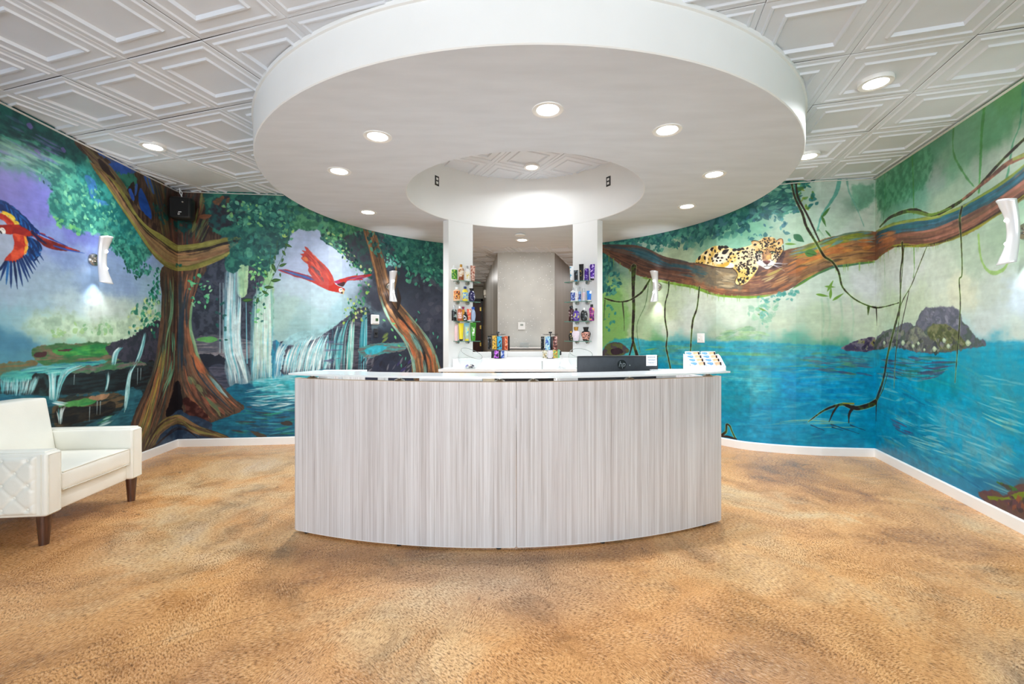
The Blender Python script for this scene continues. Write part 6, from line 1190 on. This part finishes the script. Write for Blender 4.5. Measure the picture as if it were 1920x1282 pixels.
product('flat', LC, 851.5, 9.5, 29, z3, 0, pm('noir', (24, 28, 30), (20, 22, 24), (150, 170, 166), 30), silv, None, 'black bottle with silver cap, third left shelf', capw=.4, caph=.22, group=G1)
product('flat', LC, 862, 8.5, 28, z3, .012, m_('rust', (190, 96, 60)), wht, pm('peony', (240, 230, 226), (220, 130, 70), (190, 60, 70), 60), 'rust coloured bottle with white cap, third left shelf', group=G1)
product('flat', LC, 868.5, 6.5, 27, z3, -.04, m_('marigold', (230, 160, 40)), m_('magenta', (160, 24, 90)), None, 'narrow marigold bottle with magenta cap, third left shelf', capw=.8, group=G1)
product('round', LC, 872.5, 9, 17, z3, .035, pm('domino', (24, 22, 24), (20, 20, 22), (240, 240, 240), 28), blk, None, 'short black and white bottle on the third left shelf', group=G1)
product('tube', LC, 879.5, 8.5, 23, z3, .01, pm('coral', (236, 130, 80), (230, 70, 60), (244, 220, 200), 34), wht, None, 'coral and orange tube on the third left shelf', 'tube', group=G1)
product('round', LC, 887, 9.5, 27, z3, 0, m_('ice', (170, 190, 220)), m_('cobalt', (40, 90, 190)), None, 'ice blue bottle with cobalt cap, third left shelf', capw=.6, group=G1)
product('slim', LC, 855.5, 6.5, 31, z4, 0, m_('blush', (226, 190, 190)), m_('blush', (226, 190, 190)), None, 'slim blush pink bottle on the bottom left shelf', capw=.9, caph=.08, group=G1)
product('tube', LC, 864.5, 10, 33, z4, 0, m_('sun', (244, 220, 40)), blk, None, 'plain yellow tube on the bottom left shelf', 'tube', group=G1)
o = product('tube', LC, 875.5, 11, 34, z4, 0, m_('tropic', (240, 214, 50), c2=(70, 170, 214), scale=7), m_('sun', (244, 220, 40)), pm('tropic', (180, 220, 210), (90, 180, 214), (240, 220, 90), 24), 'blue to yellow tube on the bottom left shelf', 'tube', group=G1)
product('tube', LC, 887, 12, 34, z4, 0, m_('lime', (80, 170, 40), c2=(40, 120, 30)), m_('lime', (80, 170, 40)), pm('daisy', (240, 244, 236), (110, 190, 60), (240, 240, 244), 34), 'bright green tube with white print on the bottom left shelf', 'tube', group=G1)
product('tube', RC, 1072.5, 9, 30, z1, 0, pm('wave', (240, 244, 246), (240, 244, 246), (50, 160, 200), 20), m_('peachcap', (230, 190, 160)), None, 'white tube with blue streak on the top right shelf', 'tube', group=G2)
product('tube', RC, 1080, 8.5, 21, z1, .02, pm('tonic', (30, 36, 44), (24, 28, 34), (110, 130, 140), 40), m_('azure', (50, 150, 200)), None, 'short black tube with blue top on the top right shelf', 'tube', group=G2)
product('tube', RC, 1090, 9, 32, z1, 0, blk, blk, pm('gilt', (26, 24, 22), (20, 20, 20), (214, 186, 100), 44), 'tall black tube with gold print on the top right shelf', 'tube', group=G2)
product('can', RC, 1100, 8.5, 27, z1, 0, pm('violet', (74, 30, 150), (60, 20, 120), (190, 170, 230), 44), wht, None, 'purple can with white cap on the top right shelf', 'can', capw=.7, group=G2)
product('tube', RC, 1110.5, 10, 30, z1, 0, pm('iris', (84, 30, 160), (50, 16, 110), (220, 200, 244), 36), blk, None, 'purple tube at the outer end of the top right shelf', 'tube', group=G2)
product('flat', RC, 1074.5, 9.5, 27, z2, 0, wht, silv, pm('marine', (40, 70, 160), (30, 50, 130), (200, 210, 240), 50), 'white pump bottle with navy label, second right shelf', caph=.2, capw=.3, group=G2, lz=(.1, .8))
product('flat', RC, 1081, 6.5, 25, z2, -.02, wht, wht, pm('rose', (240, 240, 240), (240, 236, 236), (200, 80, 80), 50), 'plain white bottle with red print, second right shelf', group=G2)
product('slim', RC, 1087, 5, 27, z2, .01, m_('skyblue', (150, 190, 230)), silv, pm('marine', (40, 70, 160), (30, 50, 130), (200, 210, 240), 50), 'slim blue bottle with long silver cap, second right shelf', caph=.3, capw=.6, group=G2)
product('slim', RC, 1094.5, 7, 24, z2, 0, m_('haze', (200, 220, 230), c2=(226, 190, 196), scale=16), silv, None, 'pale pink and blue bottle on the second right shelf', caph=.28, capw=.6, group=G2)
product('tube', RC, 1104.5, 9.5, 19, z2, 0, pm('tide', (60, 140, 220), (240, 244, 246), (30, 110, 210), 18), wht, None, 'short blue and white tube on the second right shelf', 'tube', group=G2)
product('waist', RC, 1071, 10.5, 29, z3, 0, m_('oxblood', (60, 24, 28)), blk, pm('ruby', (70, 26, 30), (50, 20, 24), (214, 200, 200), 34), 'dark red waisted bottle with black cap, third right shelf', group=G2, capw=.6)
product('oval', RC, 1080.5, 13, 24, z3, .012, m_('grape', (90, 60, 160)), blk, pm('grape', (110, 80, 180), (60, 40, 120), (230, 226, 90), 44), 'purple oval bottle with yellow lettering, third right shelf', group=G2, capw=.3)
product('oval', RC, 1095, 13.5, 25, z3, 0, pm('skull', (30, 34, 36), (22, 24, 26), (150, 160, 160), 34), wht, None, 'black and grey oval bottle with white cap, third right shelf', group=G2, capw=.3)
product('waist', RC, 1109.5, 10.5, 31, z3, 0, pm('orchid', (150, 40, 140), (60, 20, 60), (226, 180, 90), 30), blk, None, 'magenta and gold waisted bottle, outer end of third right shelf', group=G2, capw=.5)
product('round', RC, 1070.5, 8.5, 18, z4, -.01, blk, gold, pm('gilt', (26, 24, 22), (20, 20, 20), (214, 186, 100), 44), 'small black bottle with gold emblem, bottom right shelf', group=G2, lz=(.1, .7))
product('urn', RC, 1080, 15.5, 26, z4, .01, m_('petal', (236, 220, 232)), gold, pm('petal', (240, 226, 236), (236, 220, 230), (226, 206, 220), 44), 'pale pink urn bottle with gold crown cap, bottom right shelf', capw=.62, caph=.26, group=G2)
product('urn', RC, 1098.5, 18.5, 26, z4, 0, blk, blk, pm('rosewood', (226, 160, 140), (24, 20, 22), (40, 24, 30), 44), 'wide black urn bottle with rose print, bottom right shelf', capw=.62, caph=.26, group=G2, lz=(.08, .86))

# sachet display stands on the ledge
def stand(px, y, label, packs, side):
    x = (px-960)/815*y; t = thing('sachet_stand', label, 'stand', (x, y, 1.031), 0, 'sachet stands on the ledge')
    B().lathe([(0, 0), (.05, 0), (.05, .008), (.012, .014), (0, .014)], 24).build('base', BLACK, t, True); B().tube([(0, 0, .01), (0, 0, .315)], .006, 8).build('pole', BLACK, t, True); B().box((0, 0, .318), (.04, .012, .022), .003).build('top_sign', BLACK, t)
    for z, r in ((.118, .085), (.292, .10)):
        b = B()
        for k in range(8): a = 2*math.pi*k/8+.2; b.tube([(0, 0, z), (r*math.cos(a), r*math.sin(a), z+.004)], .002, 5)
        b.tube([(r*.8*math.cos(q*math.pi/12), r*.8*math.sin(q*math.pi/12), z) for q in range(25)], .002, 5); b.build('hanger', BLACK, t, True)
    for k, (p0, p1, y0, y1, mt_, nm, dd) in enumerate(packs):
        yy = y-.075+dd; w = (p1-p0)*yy/815; xx = ((p0+p1)/2-960)/815*yy; zb, zt = hz(y1, yy), hz(y0, yy); zb = max(zb, 1.036); h = zt-zb; P = []
        for i in range(9):
            f = i/8; th = .009*math.sin(math.pi*min(1, max(0, (f-.06)/.88)))**.6 if .05 < f < .95 else .0008
            P.append([(w/2*math.cos(q)*(1-.06*math.sin(math.pi*f)), th*math.sin(q), h*f) for q in [2*math.pi*j/16 for j in range(16)]])
        b = B(); V = b.grid(P, closed=True); b.b.faces.new(V[0]); b.b.faces.new(V[-1]); o = b.build('sachet', mt_, None, True, loc=(xx, yy, zb), rz=(xx-x)*-4.5)
        tag(o, '%s lotion sachet on the %s tier of the %s stand' % (nm, 'upper' if y0 < 645 else 'lower', side), 'sachet', 'lotion sachets on the stands')
sk_, blu, org, prp = pm('sachetgold', (230, 190, 70), (196, 130, 40), (60, 30, 20), 60), pm('sachetblue', (60, 170, 210), (24, 34, 40), (40, 140, 190), 36), pm('sachetorange', (226, 100, 40), (180, 60, 30), (240, 180, 150), 50), pm('sachetpurple', (160, 50, 190), (40, 20, 50), (220, 140, 230), 50)
dk1 = pm('sachetblack', (26, 26, 28), (20, 20, 20), (110, 110, 112), 40)
stand(933.5, 5.40, 'two tier black stand of lotion sachets, left', [(914, 922, 629.5, 655, dk1, 'black', .03), (923, 931.5, 629, 654.5, sk_, 'gold', 0), (932, 941, 630, 655, blu, 'turquoise and black', -.012), (941, 946, 631, 656, m_('rustpack', (150, 56, 28)), 'rust', .02), (945.5, 952.5, 630, 656, org, 'orange', 0), (952, 956, 630, 657, blk, 'edge-on black', .04),
       (921, 926.5, 657, 674, dk1, 'narrow black', .02), (926.5, 935, 657, 673.5, prp, 'purple', 0), (935, 939, 657, 674, blk, 'plain black', .02), (939, 945.5, 657, 674, pm('sachetnavy', (40, 80, 170), (200, 210, 230), (30, 60, 140), 30), 'navy and white', 0), (945.5, 950, 658, 674, wht, 'white', .02)], 'left')
stand(1032, 5.40, 'two tier black stand of lotion sachets, right', [(1013.5, 1021, 631, 656, dk1, 'black', .03), (1022, 1032, 630.5, 656, pm('sachetice', (150, 200, 220), (60, 90, 180), (210, 226, 220), 40), 'pale blue', 0), (1032, 1036.5, 631, 656, blk, 'plain black', .02), (1036.5, 1045, 630.5, 655, pm('sachetbrown', (110, 50, 40), (50, 24, 24), (200, 160, 150), 44), 'dark brown', 0),
       (1017, 1025.5, 657, 674, pm('sachetivory', (230, 224, 200), (40, 30, 24), (180, 150, 90), 60), 'black and ivory', 0), (1027, 1035.5, 656.5, 674, m_('greypack', (224, 216, 222)), 'pale grey', 0), (1037, 1045.5, 656.5, 674, pm('sachetyellow', (226, 190, 50), (120, 60, 30), (60, 150, 110), 60), 'yellow and brown', 0), (1045.5, 1049.5, 655, 674, m_('aquapack', (110, 200, 220), c2=(150, 200, 60), scale=12), 'aqua and green', .02)], 'right')

# ------------------------------------------------------------------ white armchair
ac = thing('armchair', 'white leather armchair with button tufted outer arm and tapered wooden legs', 'armchair', (-2.892, 2.70, 0), R(6.43))
for y0, nm in ((0, 0), (.705, 1)):
    B().box((-.36, y0+.055, .3855), (.72, .11, .397), .018, 4).build('arm', LEATHER, ac, True, angle=60)
    fr = [(.004, y0+a, z) for a, z in ((.014, .20), (.014, .57), (.096, .57), (.096, .20), (.014, .20))]
    B().tube([(x-.004, y, z) for x, y, z in fr], .0032, 6).build('piping', PIPING, ac, True); B().tube([(-.03, y0-.0 if not nm else y0+.11, .2), (-.03, y0 if not nm else y0+.11, .575)], .003, 6).build('piping', PIPING, ac, True)
    B().box((-.34, y0+.055, .586), (.64, .085, .012), .005, 2).build('arm_top', LEATHER, ac, True, angle=60)
cols_ = [(-.098-.0725*k, (.542, .39, .24) if k % 2 == 0 else (.465, .315)) for k in range(9)]; btn = [(x, z) for x, zs in cols_ for z in zs]
P = []; nx, nz_ = 84, 50
for i in range(nx+1):
    row = []
    for j in range(nz_+1):
        x = -.70+.645*i/nx; z = .205+.36*j/nz_; d = min(math.hypot(x-bx, z-bz) for bx, bz in btn)
        dep = -.020+.016*math.exp(-(d/.016)**2)
        for bx, bz in btn:            # creases run diagonally from each button towards its neighbours
            for sx in (1, -1):
                for sz in (1, -1):
                    ex, ez = .0725*sx, .075*sz; t_ = ((x-bx)*ex+(z-bz)*ez)/(ex*ex+ez*ez)
                    if 0 < t_ < .5: q = math.hypot(x-bx-t_*ex, z-bz-t_*ez); dep = max(dep, -.020+.007*math.exp(-(q/.006)**2)*(1-t_*.4))
        ed = min(x+.70, -.055-x, z-.205, .565-z); dep = dep*min(1, max(0, ed/.02))**.5+.002*0; row.append((x, dep, z))
    P.append(row)
b = B(); b.grid(P); b.build('tufted_panel', LEATHER, ac, True, angle=80)
for bx, bz in btn: B().lathe([(0, 0), (.0085, 0), (.0085, .003), (.005, .006), (0, .0065)], 14, T=Matrix.Translation((bx, -.004, bz)) @ Matrix.Rotation(R(90), 4, 'X')).build('button', LEATHER, ac, True)
B().box((-.37, .4075, .245), (.66, .60, .125), .012, 3).build('seat_rail', LEATHER, ac, True, angle=60)
def cushion(name, x0, x1, y0, y1, z0, z1, crown, n=14, lean=0.):
    b = B(); b.box(((x0+x1)/2, (y0+y1)/2, (z0+z1)/2), (x1-x0, y1-y0, z1-z0)); bmesh.ops.subdivide_edges(b.b, edges=b.b.edges[:], cuts=n, use_grid_fill=True)
    for v in b.b.verts:
        fx = (v.co.x-x0)/(x1-x0); fy = (v.co.y-y0)/(y1-y0); fz = (v.co.z-z0)/(z1-z0); k = (max(0, 1-(2*fx-1)**4)*max(0, 1-(2*fy-1)**4))
        v.co.z += crown*k*(1 if fz > .5 else 0)*(2*abs(fz-.5)); kx = max(0, 1-(2*fy-1)**4)*max(0, 1-(2*fz-1)**4); v.co.x += .012*kx*(2*fx-1)
        v.co.x -= lean*fz
    o = b.build(name, LEATHER, ac, True, angle=80); md = o.modifiers.new('round', 'BEVEL'); md.width = .012; md.segments = 3; md.limit_method = 'ANGLE'; md.angle_limit = R(50); return o
cushion('seat_cushion', -.56, -.012, .114, .701, .311, .432, .014)
for z in (.314, .43): B().tube([(-.04, .116, z), (-.010, .124, z), (-.004, .4, z+(.006 if z > .4 else 0)), (-.010, .692, z), (-.04, .7, z)], .0035, 6).build('piping', PIPING, ac, True)
cushion('backrest', -.66, -.50, .112, .703, .25, .838, .010, lean=.10)
B().box((-.70, .4075, .40), (.05, .80, .42), .015, 3).build('back_frame', LEATHER, ac, True, angle=60)
for x, y in ((-.052, .045), (-.052, .77), (-.66, .045), (-.66, .77)):
    B().lathe([(0, 0), (.024, 0), (.036, .187), (0, .187)], 18, (x, y, 0)).build('leg', WALNUT, ac, True)
    B().lathe([(0, .0), (.014, 0), (.014, .002), (0, .002)], 12, (x, y, -.0005)).build('glide', BLACK, ac)
